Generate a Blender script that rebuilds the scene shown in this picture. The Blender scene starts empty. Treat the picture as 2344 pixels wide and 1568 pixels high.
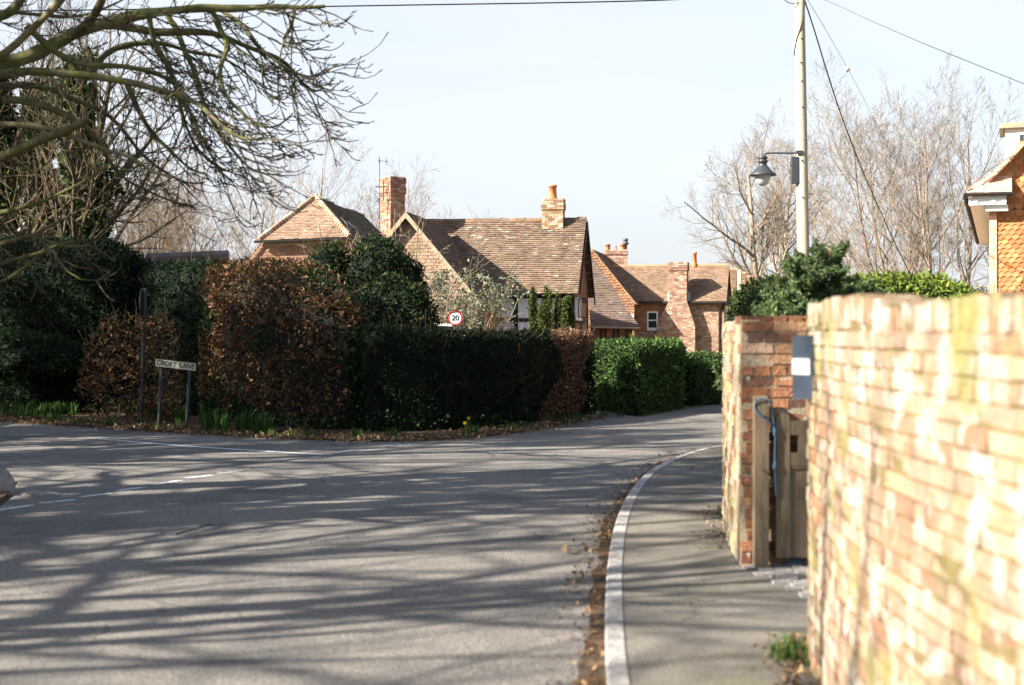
import bpy, bmesh, math, random
import numpy as np
from mathutils import Vector, noise

# ------------------------------------------------------------------ camera, sky, sun, exposure
S = bpy.context.scene
COL = S.collection
EYE, FPX, CX, HZ = 1.65, 3256.0, 1172.0, 760.0
cam_data = bpy.data.cameras.new("camera")
cam = bpy.data.objects.new("camera", cam_data)
COL.objects.link(cam)
cam.location = (0, 0, EYE)
cam.rotation_euler = (math.pi / 2, 0, 0)
cam_data.sensor_width = 36.0
cam_data.lens = 50.0
cam_data.shift_y = -24.0 / 2344.0
cam_data.clip_start, cam_data.clip_end = 0.1, 3000
cam_data.dof.use_dof = True
cam_data.dof.focus_distance = 33.0
cam_data.dof.aperture_fstop = 2.2
S.camera = cam

SUN_AZ, SUN_EL = math.radians(66), math.radians(31)     # to the left of straight behind the camera
tosun = Vector((-math.sin(SUN_AZ) * math.cos(SUN_EL), -math.cos(SUN_AZ) * math.cos(SUN_EL), math.sin(SUN_EL)))
world = bpy.data.worlds.new("World")
S.world = world
world.use_nodes = True
wn, wl = world.node_tree.nodes, world.node_tree.links
sky = wn.new("ShaderNodeTexSky")
sky.sky_type = 'NISHITA'
sky.sun_disc = False
sky.sun_elevation = SUN_EL
sky.sun_rotation = math.atan2(tosun.x, tosun.y)
sky.air_density, sky.dust_density, sky.ozone_density = 1.3, 2.6, 3.0
bg = wn["Background"]
bg.inputs["Strength"].default_value = 0.058
# thin bright cirrus veil over the blue
wtc = wn.new("ShaderNodeTexCoord"); wmp = wn.new("ShaderNodeMapping"); wmp.inputs["Scale"].default_value = (1.2, 1.2, 5.0)
wno = wn.new("ShaderNodeTexNoise"); wno.inputs["Scale"].default_value = 2.2; wno.inputs["Detail"].default_value = 6; wno.inputs["Distortion"].default_value = .6
wl.new(wtc.outputs["Generated"], wmp.inputs[0]); wl.new(wmp.outputs[0], wno.inputs["Vector"])
wr = wn.new("ShaderNodeMapRange"); wr.inputs[1].default_value, wr.inputs[2].default_value, wr.inputs[3].default_value, wr.inputs[4].default_value = .35, .7, .70, .92
wl.new(wno.outputs["Fac"], wr.inputs[0])
wsx = wn.new("ShaderNodeSeparateXYZ"); wl.new(wtc.outputs["Generated"], wsx.inputs[0])      # the veil thins out overhead
wel = wn.new("ShaderNodeMapRange"); wel.inputs[1].default_value, wel.inputs[2].default_value, wel.inputs[3].default_value, wel.inputs[4].default_value = .22, .48, 1.0, .04
wl.new(wsx.outputs[2], wel.inputs[0]); wmu = wn.new("ShaderNodeMath"); wmu.operation = 'MULTIPLY'; wl.new(wr.outputs[0], wmu.inputs[0]); wl.new(wel.outputs[0], wmu.inputs[1])
wm = wn.new("ShaderNodeMix"); wm.data_type = 'RGBA'; wl.new(wmu.outputs[0], wm.inputs[0]); wl.new(sky.outputs[0], wm.inputs[6]); wm.inputs[7].default_value = (4.3, 4.5, 4.9, 1)
wl.new(wm.outputs[2], bg.inputs[0])
sun_data = bpy.data.lights.new("sun", 'SUN')
sun_data.energy, sun_data.angle, sun_data.color = 4.8, math.radians(0.53), (1.0, 0.93, 0.83)
sun = bpy.data.objects.new("sun", sun_data)
COL.objects.link(sun)
sun.rotation_euler = tosun.to_track_quat('Z', 'Y').to_euler()
S.view_settings.view_transform = 'Standard'
S.view_settings.look = 'None'
S.view_settings.exposure = 1.98
S.view_settings.gamma = 1.0
S.cycles.use_denoising = True
S.cycles.max_bounces = 6
S.cycles.diffuse_bounces = 3
S.cycles.transparent_max_bounces = 6

# ------------------------------------------------------------------ helpers
RG = np.random.default_rng(11)
OFF = {}

def A(*p): return np.array(p, dtype=float)
def G(px, py):                                   # a point on the flat ground seen at that place
    y = EYE * FPX / (py - HZ); return A((px - CX) / FPX * y, y, 0.0)
def P(px, py, y): return A((px - CX) / FPX * y, y, EYE + (HZ - py) / FPX * y)

def mat(name, col=(.5, .5, .5), rough=.8, attr=False, var=.25, scale=6.0, bump=0.0, bscale=60.0, spec=.25,
        transl=0.0, col2=None, c2scale=1.5, c2lo=.45, c2hi=.6, metallic=0.0, col3=None, c3scale=3.0, c3lo=.5, c3hi=.6, stretch=None):
    m = bpy.data.materials.new(name); m.use_nodes = True
    n, l = m.node_tree.nodes, m.node_tree.links
    b = n["Principled BSDF"]; out = n["Material Output"]
    b.inputs["Roughness"].default_value = rough
    b.inputs["Metallic"].default_value = metallic
    b.inputs["Specular IOR Level"].default_value = spec
    tc = n.new("ShaderNodeTexCoord"); geo = n.new("ShaderNodeNewGeometry")
    pos = geo.outputs["Position"]
    if stretch:
        mp = n.new("ShaderNodeMapping"); mp.inputs["Scale"].default_value = stretch
        l.new(pos, mp.inputs["Vector"]); pos = mp.outputs[0]
    if attr:
        a = n.new("ShaderNodeAttribute"); a.attribute_name = "Col"; c = a.outputs["Color"]
    else:
        a = n.new("ShaderNodeRGB"); a.outputs[0].default_value = (*col, 1); c = a.outputs[0]
    def ramp(sc, lo, hi, det=5.0):
        t = n.new("ShaderNodeTexNoise"); t.inputs["Scale"].default_value = sc; t.inputs["Detail"].default_value = det
        l.new(pos, t.inputs["Vector"])
        r = n.new("ShaderNodeMapRange"); r.inputs[1].default_value = lo; r.inputs[2].default_value = hi
        l.new(t.outputs["Fac"], r.inputs[0]); return r.outputs[0]
    def mix(f, c1, c2v):
        x = n.new("ShaderNodeMix"); x.data_type = 'RGBA'
        l.new(f, x.inputs[0]); l.new(c1, x.inputs[6]); x.inputs[7].default_value = (*c2v, 1); return x.outputs[2]
    if col2: c = mix(ramp(c2scale, c2lo, c2hi), c, col2)
    if col3: c = mix(ramp(c3scale, c3lo, c3hi), c, col3)
    if var > 0:
        t = n.new("ShaderNodeTexNoise"); t.inputs["Scale"].default_value = scale; t.inputs["Detail"].default_value = 6
        l.new(pos, t.inputs["Vector"])
        r = n.new("ShaderNodeMapRange"); r.inputs[1].default_value = .3; r.inputs[2].default_value = .7
        r.inputs[3].default_value = 1 - var; r.inputs[4].default_value = 1 + var
        l.new(t.outputs["Fac"], r.inputs[0])
        x = n.new("ShaderNodeVectorMath"); x.operation = 'SCALE'
        l.new(c, x.inputs[0]); l.new(r.outputs[0], x.inputs["Scale"]); c = x.outputs[0]
    l.new(c, b.inputs["Base Color"])
    if bump > 0:
        t = n.new("ShaderNodeTexNoise"); t.inputs["Scale"].default_value = bscale; t.inputs["Detail"].default_value = 4
        l.new(pos, t.inputs["Vector"])
        bp = n.new("ShaderNodeBump"); bp.inputs["Strength"].default_value = bump; bp.inputs["Distance"].default_value = .02
        l.new(t.outputs["Fac"], bp.inputs["Height"]); l.new(bp.outputs[0], b.inputs["Normal"])
    if transl > 0:
        tr = n.new("ShaderNodeBsdfTranslucent"); l.new(c, tr.inputs["Color"])
        mx = n.new("ShaderNodeMixShader"); mx.inputs[0].default_value = transl
        l.new(b.outputs[0], mx.inputs[1]); l.new(tr.outputs[0], mx.inputs[2]); l.new(mx.outputs[0], out.inputs["Surface"])
    return m

class MB:
    """Collects faces; build() links them as ONE mesh object with a colour per face."""
    def __init__(s): s.V, s.F, s.C, s.n = [], {}, {}, 0
    def add(s, V, F, C=(.5, .5, .5)):
        V = np.asarray(V, float).reshape(-1, 3); F = np.asarray(F, int)
        if F.ndim == 1: F = F[None]
        k = F.shape[1]; C = np.asarray(C, float)
        if C.ndim == 1: C = np.repeat(C[None], len(F), 0)
        s.V.append(V); s.F.setdefault(k, []).append(F + s.n); s.C.setdefault(k, []).append(C); s.n += len(V)
    def obox(s, o, a, b, c, C=(.5, .5, .5), j=0.0):
        o, a, b, c = map(lambda v: np.asarray(v, float), (o, a, b, c))
        V = np.array([o, o + a, o + a + b, o + b, o + c, o + a + c, o + a + b + c, o + b + c])
        if j: V = V + RG.normal(0, j, V.shape)
        if np.dot(np.cross(a, b), c) < 0: F = [[0, 1, 2, 3], [7, 6, 5, 4], [4, 5, 1, 0], [5, 6, 2, 1], [6, 7, 3, 2], [7, 4, 0, 3]]
        else: F = [[3, 2, 1, 0], [4, 5, 6, 7], [0, 1, 5, 4], [1, 2, 6, 5], [2, 3, 7, 6], [3, 0, 4, 7]]
        s.add(V, F, C)
    def box(s, lo, hi, C=(.5, .5, .5), j=0.0):
        lo, hi = np.asarray(lo, float), np.asarray(hi, float); d = hi - lo
        s.obox(lo, (d[0], 0, 0), (0, d[1], 0), (0, 0, d[2]), C, j)
    def prism(s, poly, ext, C=(.5, .5, .5)):
        poly = np.asarray(poly, float); ext = np.asarray(ext, float); n = len(poly)
        V = np.concatenate([poly, poly + ext])
        nrm = np.zeros(3)
        for i in range(n): nrm += np.cross(poly[i] - poly[0], poly[(i + 1) % n] - poly[0])
        up = np.dot(nrm, ext) > 0
        bot, top = list(range(n)), list(range(n, 2 * n))
        s.add(V, [bot[::-1] if up else bot], C); V0 = s.n - 2 * n
        s.F.setdefault(n, []).append(np.array([top if up else top[::-1]]) + V0); s.C.setdefault(n, []).append(np.array([C], float))
        q = [[i, (i + 1) % n, n + (i + 1) % n, n + i] if up else [n + i, n + (i + 1) % n, (i + 1) % n, i] for i in range(n)]
        s.F.setdefault(4, []).append(np.array(q) + V0); s.C.setdefault(4, []).append(np.repeat(np.array([C], float), n, 0))
    def tubes(s, Pt, Rd, k=5, C=(.5, .5, .5), cap=False):
        Pt = np.asarray(Pt, float); Rd = np.asarray(Rd, float)
        if Pt.ndim == 2: Pt, Rd = Pt[None], Rd[None]
        B, n, _ = Pt.shape
        T = np.gradient(Pt, axis=1); T /= np.linalg.norm(T, axis=2, keepdims=True) + 1e-9
        m = T.mean(axis=1, keepdims=True); ref = np.where(np.abs(m[..., 2:3]) > .8, A(1., .13, 0), A(.07, 0, 1.))
        U = np.cross(T, ref); U /= np.linalg.norm(U, axis=2, keepdims=True) + 1e-9
        W = np.cross(T, U)
        a = np.arange(k) * 2 * math.pi / k
        V = Pt[:, :, None] + Rd[:, :, None, None] * (U[:, :, None] * np.cos(a)[:, None] + W[:, :, None] * np.sin(a)[:, None])
        bi, i, jx = np.meshgrid(np.arange(B), np.arange(n - 1), np.arange(k), indexing='ij')
        base = bi * n * k
        f = np.stack([base + i * k + jx, base + i * k + (jx + 1) % k, base + (i + 1) * k + (jx + 1) % k, base + (i + 1) * k + jx], -1).reshape(-1, 4)
        C = np.asarray(C, float)
        if C.ndim == 2: C = np.repeat(C, (n - 1) * k, 0)
        s.add(V.reshape(-1, 3), f, C)
        if cap:
            c1 = C if C.ndim == 1 else C[0]
            V0 = s.n - B * n * k
            for b in range(B):
                for r, rev in ((0, False), (n - 1, True)):
                    idx = V0 + b * n * k + r * k + np.arange(k)
                    s.F.setdefault(k, []).append((idx[::-1] if rev is False else idx)[None][:, ::1]); s.C.setdefault(k, []).append(np.array([c1]))
    def lathe(s, prof, o, k=20, C=(.5, .5, .5)):
        a = np.arange(k) * 2 * math.pi / k; n = len(prof)
        V = np.array([[o[0] + r * math.cos(t), o[1] + r * math.sin(t), o[2] + z] for r, z in prof for t in a])
        F = [[i * k + j, i * k + (j + 1) % k, (i + 1) * k + (j + 1) % k, (i + 1) * k + j] for i in range(n - 1) for j in range(k)]
        s.add(V, F, C)
    def build(s, name, m, parent=None, smooth=False):
        V = np.concatenate(s.V); off = OFF.get(parent.name, np.zeros(3)) if parent else np.zeros(3)
        V = V - off
        ks = sorted(s.F); Fs = [np.concatenate(s.F[k]) for k in ks]; Cs = [np.concatenate(s.C[k]) for k in ks]
        nf = sum(len(f) for f in Fs); lv = np.concatenate([f.ravel() for f in Fs])
        tot = np.concatenate([np.full(len(f), f.shape[1]) for f in Fs]); st = np.concatenate([[0], np.cumsum(tot)[:-1]])
        me = bpy.data.meshes.new(name)
        me.vertices.add(len(V)); me.vertices.foreach_set("co", V.ravel().astype(np.float32))
        me.loops.add(len(lv)); me.loops.foreach_set("vertex_index", lv.astype(np.int32))
        me.polygons.add(nf); me.polygons.foreach_set("loop_start", st.astype(np.int32))
        me.update(calc_edges=True)
        ca = np.concatenate(Cs); ca = np.concatenate([ca, np.ones((nf, 1))], 1)
        at = me.attributes.new("Col", 'FLOAT_COLOR', 'FACE'); at.data.foreach_set("color", ca.ravel().astype(np.float32))
        me.polygons.foreach_set("use_smooth", np.full(nf, bool(smooth)))
        me.materials.append(m); me.validate()
        o = bpy.data.objects.new(name, me); COL.objects.link(o)
        if parent:
            o.parent = parent; OFF[o.name] = off
        return o

def tag(o, label, cat=None, group=None, kind=None):
    o["label"] = label
    if cat: o["category"] = cat
    if group: o["group"] = group
    if kind: o["kind"] = kind
    return o
def thing(name, label, cat, loc=(0, 0, 0), group=None):
    o = bpy.data.objects.new(name, None); COL.objects.link(o); o.location = loc; o.empty_display_size = .2
    OFF[o.name] = np.array(loc, float)
    return tag(o, label, cat, group)
def sheet(name, pts, z, m, label, kind="structure"):
    b = MB(); p = np.array([[q[0], q[1], z] for q in pts]); b.add(p, [list(range(len(p)))], (.2, .2, .2))
    o = b.build(name, m)
    if o.data.polygons[0].normal.z < 0: o.data.flip_normals()
    return tag(o, label, None, None, kind)

# --- surfaces for leaf scatter
def tri_sample(V, T, n, rng):
    a, b, c = V[T[:, 0]], V[T[:, 1]], V[T[:, 2]]
    nr = np.cross(b - a, c - a); ar = np.linalg.norm(nr, axis=1); nr = nr / (ar[:, None] + 1e-12)
    i = rng.choice(len(T), n, p=ar / ar.sum())
    u, v = rng.random(n), rng.random(n); fl = u + v > 1; u[fl], v[fl] = 1 - u[fl], 1 - v[fl]
    return a[i] + (b - a)[i] * u[:, None] + (c - a)[i] * v[:, None], nr[i], ar.sum() / 2
def nz(V, sc, amp):
    return np.array([noise.noise(Vector(v * sc)) for v in V]) * amp
def grid_tris(nu, nv, wrap=False):
    T = []
    for i in range(nu - 1):
        for j in range(nv - 1 if not wrap else nv):
            a, b = i * nv + j, i * nv + (j + 1) % nv; c, d = a + nv, b + nv
            T += [[a, c, b], [b, c, d]]
    return np.array(T)
def orient_out(V, T, cen):
    a, b, c = V[T[:, 0]], V[T[:, 1]], V[T[:, 2]]
    fl = np.einsum('ij,ij->i', np.cross(b - a, c - a), (a + b + c) / 3 - cen(((a + b + c) / 3))) < 0
    T = T.copy(); T[fl] = T[fl][:, ::-1]; return T
def hull_loft(path, w, h, pw=.4, amp=.07, z0=0.0, seed=0.0, res=.15, endr=.35):
    """a clipped hedge: path of the centre line, width(s) and height(s)"""
    path = np.array(path, float); seg = np.linalg.norm(np.diff(path, axis=0), axis=1); L = np.concatenate([[0], np.cumsum(seg)])
    n = max(6, int(L[-1] / res)); ss = np.linspace(0, L[-1], n)
    X = np.interp(ss, L, path[:, 0]); Y = np.interp(ss, L, path[:, 1])
    tx, ty = np.gradient(X), np.gradient(Y); tl = np.hypot(tx, ty); nx, ny = ty / tl, -tx / tl
    ws = np.interp(ss, np.linspace(0, L[-1], len(w)), w); hs = np.interp(ss, np.linspace(0, L[-1], len(h)), h)
    d = np.minimum(ss, L[-1] - ss); q = np.clip(d / endr, 0, 1); rf = np.sqrt(1 - (1 - q) ** 2) * .92 + .08
    nv = 22; t = np.linspace(0, math.pi, nv); cx = np.sign(np.cos(t)) * np.abs(np.cos(t)) ** pw; cz = np.abs(np.sin(t)) ** pw
    V = np.stack([X[:, None] + nx[:, None] * cx * (ws * rf / 2)[:, None], Y[:, None] + ny[:, None] * cx * (ws * rf / 2)[:, None],
                  z0 + cz[None] * (hs * (.8 + .2 * rf))[:, None]], -1).reshape(-1, 3)
    T = grid_tris(n, nv)
    cl = np.stack([np.repeat(X, nv), np.repeat(Y, nv), np.repeat(hs * .45, nv)], -1)
    out = V - cl; out /= np.linalg.norm(out, axis=1, keepdims=True) + 1e-9
    V = V + out * (nz(V + seed, 1.1, amp) + nz(V + seed + 9, 3.5, amp * .5))[:, None]
    cc = np.stack([X, Y, hs * .45], -1)
    def cen(c):
        i = np.argmin(((c[:, None, :2] - cc[None, :, :2]) ** 2).sum(-1), 1); return cc[i]
    return V, orient_out(V, T, cen)
def hull_blob(c, r, amp=.15, seed=0.0, pw=1.0, nu=16, nv=28, sc=1.4):
    c, r = np.array(c, float), np.array(r, float)
    ph = np.linspace(0.02, math.pi - .02, nu); th = np.arange(nv) * 2 * math.pi / nv
    sp = lambda v: np.sign(v) * np.abs(v) ** pw
    D = np.stack([sp(np.sin(ph))[:, None] * sp(np.cos(th)), sp(np.sin(ph))[:, None] * sp(np.sin(th)), np.repeat(sp(np.cos(ph))[:, None], nv, 1)], -1).reshape(-1, 3)
    V = c + D * r
    V = V + D * (nz(V + seed, sc, amp) + nz(V + seed + 5, sc * 2.7, amp * .5))[:, None]
    T = grid_tris(nu, nv, True)
    return V, orient_out(V, T, lambda q: np.repeat(c[None], len(q), 0))
def join(*hs):
    V, T, n = [], [], 0
    for v, t in hs: V.append(v); T.append(t + n); n += len(v)
    return np.concatenate(V), np.concatenate(T)
def leafset(b, Pn, N, size, pal, rng, spread=.9, asp=.55, szvar=.35, fold=.18, bias=None, up=0.0):
    n = len(Pn)
    d = rng.normal(0, 1, (n, 3)) + N * .45 + A(0, 0, up); d /= np.linalg.norm(d, axis=1, keepdims=True)
    q = N + rng.normal(0, spread, (n, 3)); q -= d * (q * d).sum(1, keepdims=True); q /= np.linalg.norm(q, axis=1, keepdims=True) + 1e-9
    w = np.cross(d, q)
    L = (size * np.exp(rng.normal(0, szvar, n)))[:, None]
    V = np.stack([Pn, Pn + d * L * .45 + w * L * asp * .5 + q * L * fold, Pn + d * L, Pn + d * L * .45 - w * L * asp * .5 + q * L * fold], 1).reshape(-1, 3)
    F = np.arange(n * 4).reshape(n, 4)
    pal = np.array(pal); ci = rng.integers(0, len(pal), n) if bias is None else bias
    C = pal[ci] * np.exp(rng.normal(0, .22, (n, 1)))
    b.add(V, F, np.clip(C, 0, .95))
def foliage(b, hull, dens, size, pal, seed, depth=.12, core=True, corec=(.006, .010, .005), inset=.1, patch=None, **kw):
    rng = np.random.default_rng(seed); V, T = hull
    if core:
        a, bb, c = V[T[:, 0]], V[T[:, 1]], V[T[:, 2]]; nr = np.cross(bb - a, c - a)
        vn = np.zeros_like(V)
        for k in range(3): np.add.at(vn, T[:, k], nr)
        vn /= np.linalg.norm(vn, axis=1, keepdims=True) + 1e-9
        b.add(V - vn * inset, T, corec)  # inner hull, near-black by default: shade between the leaves put into its colour
    ar = tri_sample(V, T, 10, rng)[2]; n = int(ar * dens)
    Pn, N, _ = tri_sample(V, T, n, rng)
    Pn = Pn - N * (rng.random((n, 1)) ** 1.6 * depth) + rng.normal(0, .012, (n, 3))
    k = Pn[:, 2] > .02; Pn, N = Pn[k], N[k]
    if patch is not None:
        k = patch(Pn, rng); Pn, N = Pn[k], N[k]
    leafset(b, Pn, N, size, pal, rng, **kw)

# --- branching
class Branches:
    def __init__(s): s.g = {}
    def put(s, pts, rad, k):
        s.g.setdefault((len(pts), k), [[], []]); s.g[(len(pts), k)][0].append(pts); s.g[(len(pts), k)][1].append(rad)
    def mesh(s, b, cols, rng):
        for (n, k), (p, r) in s.g.items():
            p, r = np.array(p), np.array(r); c = np.array(cols)[rng.integers(0, len(cols), len(p))] * np.exp(rng.normal(0, .15, (len(p), 1)))
            b.tubes(p, r, k, c)
def limb(rng, p, d, L, r0, r1, n, wob, trop, tz=0.0):
    pts, dd = [p], d / np.linalg.norm(d); st = L / (n - 1)
    for i in range(n - 1):
        f = i / (n - 1)
        dd = dd + rng.normal(0, wob, 3) + A(0, 0, trop + tz * f); dd = dd / np.linalg.norm(dd); pts.append(pts[-1] + dd * st)
    return np.array(pts), np.linspace(r0, r1, n) ** 1.0
def grow(rng, br, p, d, L, r, lev, spec):
    """spec[lev] = (npts, wobble, tropism, children, t0, angle, length ratio, sides, tip ratio)"""
    n, wob, trop, nc, t0, ang, lr, sides, tip = spec[lev]
    pts, rad = limb(rng, p, d, L, r, r * tip, n, wob, trop); rad = np.maximum(rad, .0045)
    br.put(pts, rad, sides)
    if lev + 1 >= len(spec): return
    nc = int(nc * rng.uniform(.75, 1.25) + .5); az = rng.uniform(0, 6.28)
    for i in range(nc):
        t = t0 + (1 - t0) * (i + rng.uniform(.2, .8)) / nc; x = t * (n - 1); k = min(int(x), n - 2); f = x - k
        q = pts[k] * (1 - f) + pts[k + 1] * f; tg = pts[k + 1] - pts[k]; tg = tg / np.linalg.norm(tg)
        az += 2.4 + rng.normal(0, .4)
        u = np.cross(tg, A(.3, .5, .81)); u /= np.linalg.norm(u); v = np.cross(tg, u)
        a = ang * rng.uniform(.7, 1.25)
        dd = tg * math.cos(a) + (u * math.cos(az) + v * math.sin(az)) * math.sin(a)
        rr = (rad[k] * (1 - f) + rad[k + 1] * f) * rng.uniform(.4, .6)
        grow(rng, br, q, dd, L * lr * rng.uniform(.7, 1.2) * (1.15 - .6 * t), rr, lev + 1, spec)

# --- courses of bricks or tiles on a plane polygon
def clad(b, poly, up, rowh, colw, gap, lift, pal, seed, tilt=False, offs=.5, back=(.3, .27, .23), thick=.02, holes=(), sag=0.0, scallop=None, wts=None, jit=.1):
    """bricks (tilt False) or lapped tiles (tilt True) cut to a convex polygon; `up` points up the plane"""
    rng = np.random.default_rng(seed); poly = np.array(poly, float); o = poly[0]
    nrm = np.zeros(3)
    for i in range(1, len(poly) - 1): nrm += np.cross(poly[i] - o, poly[i + 1] - o)
    nrm /= np.linalg.norm(nrm)
    if nrm[1] > 0 and abs(nrm[1]) > .05 or (abs(nrm[1]) <= .05 and nrm[2] < 0): nrm = -nrm
    v = np.array(up, float); v -= nrm * np.dot(v, nrm); v /= np.linalg.norm(v); u = np.cross(v, nrm)
    q = np.stack([(poly - o) @ u, (poly - o) @ v], 1)
    b.add(poly, [list(range(len(poly)))], back)
    vmin, vmax = q[:, 1].min(), q[:, 1].max(); n = len(q)
    pal = np.array(pal); r = 0; vv = vmin; VV, CC, BB = [], [], []
    while vv < vmax - rowh * .2:
        mid = min(vv + rowh * .5, vmax - 1e-4); us = []
        for i in range(n):
            a, c = q[i], q[(i + 1) % n]
            if (a[1] - mid) * (c[1] - mid) < 0: us.append(a[0] + (c[0] - a[0]) * (mid - a[1]) / (c[1] - a[1]))
        if len(us) >= 2:
            u0, u1 = min(us), max(us); x = math.floor(u0 / colw) * colw - colw * ((r * offs) % 1.0) - rng.random() * colw * .06
            while x < u1:
                w = colw if tilt else colw * (1 if (r % 2 == 0) else .52)
                a0, a1 = max(x + gap / 2, u0), min(x + w - gap / 2, u1)
                um, vm = (a0 + a1) / 2, vv + rowh / 2
                if a1 - a0 > .015 and not any(h[0] < um < h[2] and h[1] < vm < h[3] for h in holes):
                    c = (pal[rng.choice(len(pal), p=wts)] * .55 + pal.mean(0) * .45 if tilt else pal[rng.choice(len(pal), p=wts)]) * math.exp(rng.normal(0, .075))
                    l0 = lift * rng.uniform(.7, 1.3); l1 = .003 if tilt else l0
                    y0, y1 = vv + (0 if tilt else gap / 2), vv + rowh * (1.12 if tilt else 1) - (0 if tilt else gap / 2)
                    y0 += rng.normal(0, rowh * .04) if tilt else 0
                    e = rng.normal(0, jit * rowh * .3, 2) if tilt else (0, 0)
                    VV.append(np.array([[a0, y0 + e[0], l0], [a1, y0 + e[1], l0], [a1, y1, l1], [a0, y1, l1], [a0, y0 + e[0], .001], [a1, y0 + e[1], .001], [a1, y1, .001], [a0, y1, .001]])); CC.append(c)
                x += w
        vv += rowh; r += 1
    if not VV: return
    VV = np.array(VV); m = len(VV); W = VV.reshape(-1, 3)
    if sag: W[:, 2] += sag * np.array([noise.noise(Vector((a * .6, c * .6, seed))) for a, c in W[:, :2]]) 
    X = o + W[:, :1] * u + W[:, 1:2] * v + W[:, 2:3] * nrm
    F0 = np.array([[0, 1, 2, 3], [4, 5, 1, 0], [5, 6, 2, 1], [7, 4, 0, 3]])
    F = (np.arange(m)[:, None, None] * 8 + F0[None]).reshape(-1, 4); CC = np.repeat(np.clip(np.array(CC), 0, .9), 4, 0)
    b.add(X, F, CC)
def brick_run(b, path, zt, pal, seed, face=1, z0=0.0, ch=.075, bl=.225, thick=.22, wts=None, out=.006, jit=.003, mort=(.34, .30, .22), soldier=.1, jv=.011, keep=1.0):
    """a free-standing brick wall along a path: bricks of their own on the outer face, mortar body behind"""
    rng = np.random.default_rng(seed); path = np.array(path, float); seg = np.linalg.norm(np.diff(path, axis=0), axis=1)
    Ls = np.concatenate([[0], np.cumsum(seg)]); Lt = Ls[-1]; pal = np.array(pal)
    at = lambda s: A(np.interp(s, Ls, path[:, 0]), np.interp(s, Ls, path[:, 1]))
    def tn(s):
        d = at(min(s + .03, Lt)) - at(max(s - .03, 0)); d /= np.linalg.norm(d); return d, A(-d[1], d[0]) * face
    n = int(Lt / .06) + 2; ss = np.linspace(0, Lt, n)
    V, F = [], []
    for s in ss:
        p = at(s); d, nn = tn(s); z = zt(s) - .004
        for off, zz in ((0, z0), (0, z), (-thick, z), (-thick, z0)): V.append([p[0] + nn[0] * off, p[1] + nn[1] * off, zz])
    for i in range(n - 1):
        for k in range(3): F.append([i * 4 + k, i * 4 + k + 1, i * 4 + 5 + k, i * 4 + 4 + k])
    F += [[0, 1, 2, 3], [n * 4 - 1, n * 4 - 2, n * 4 - 3, n * 4 - 4]]
    b.add(V, F, mort)
    def brick(s0, s1, za, zb, inner=.09):
        c = (pal[rng.choice(len(pal), p=wts)] * keep + pal.mean(0) * (1 - keep)) * math.exp(rng.normal(0, .10)); pr = out * rng.uniform(.2, 1.9); v = []
        for s in (s0, s1):
            p = at(s); d, nn = tn(s)
            for off in (-inner, pr): v += [[p[0] + nn[0] * off, p[1] + nn[1] * off, za], [p[0] + nn[0] * off, p[1] + nn[1] * off, zb]]
        v = np.array(v) + rng.normal(0, jit, (8, 3))
        b.add(v, [[2, 6, 7, 3], [0, 2, 3, 1], [5, 7, 6, 4], [1, 3, 7, 5], [0, 4, 6, 2]], np.clip(c, 0, .9))
    zmax = max(zt(s) for s in ss); k = 0
    while z0 + k * ch < zmax:
        za = z0 + k * ch; x = -bl * (.25 if k % 2 else 0) - rng.random() * .03
        while x < Lt:
            w = bl * (1 if (k % 3) else .5) * rng.uniform(.93, 1.07); a, c = max(x, 0), min(x + w - jv, Lt)
            if c - a > .03 and za + ch * .5 < zt((a + c) / 2) - soldier: brick(a, c, za + .006, za + ch - .005)
            x += w
        k += 1
    if soldier:
        x = 0
        while x < Lt - .03:
            w = .075 * rng.uniform(.9, 1.1); top = zt(x + w / 2)
            brick(x, min(x + w - .01, Lt), top - soldier + .004, top + rng.normal(0, .006), inner=thick * .98); x += w
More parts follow.
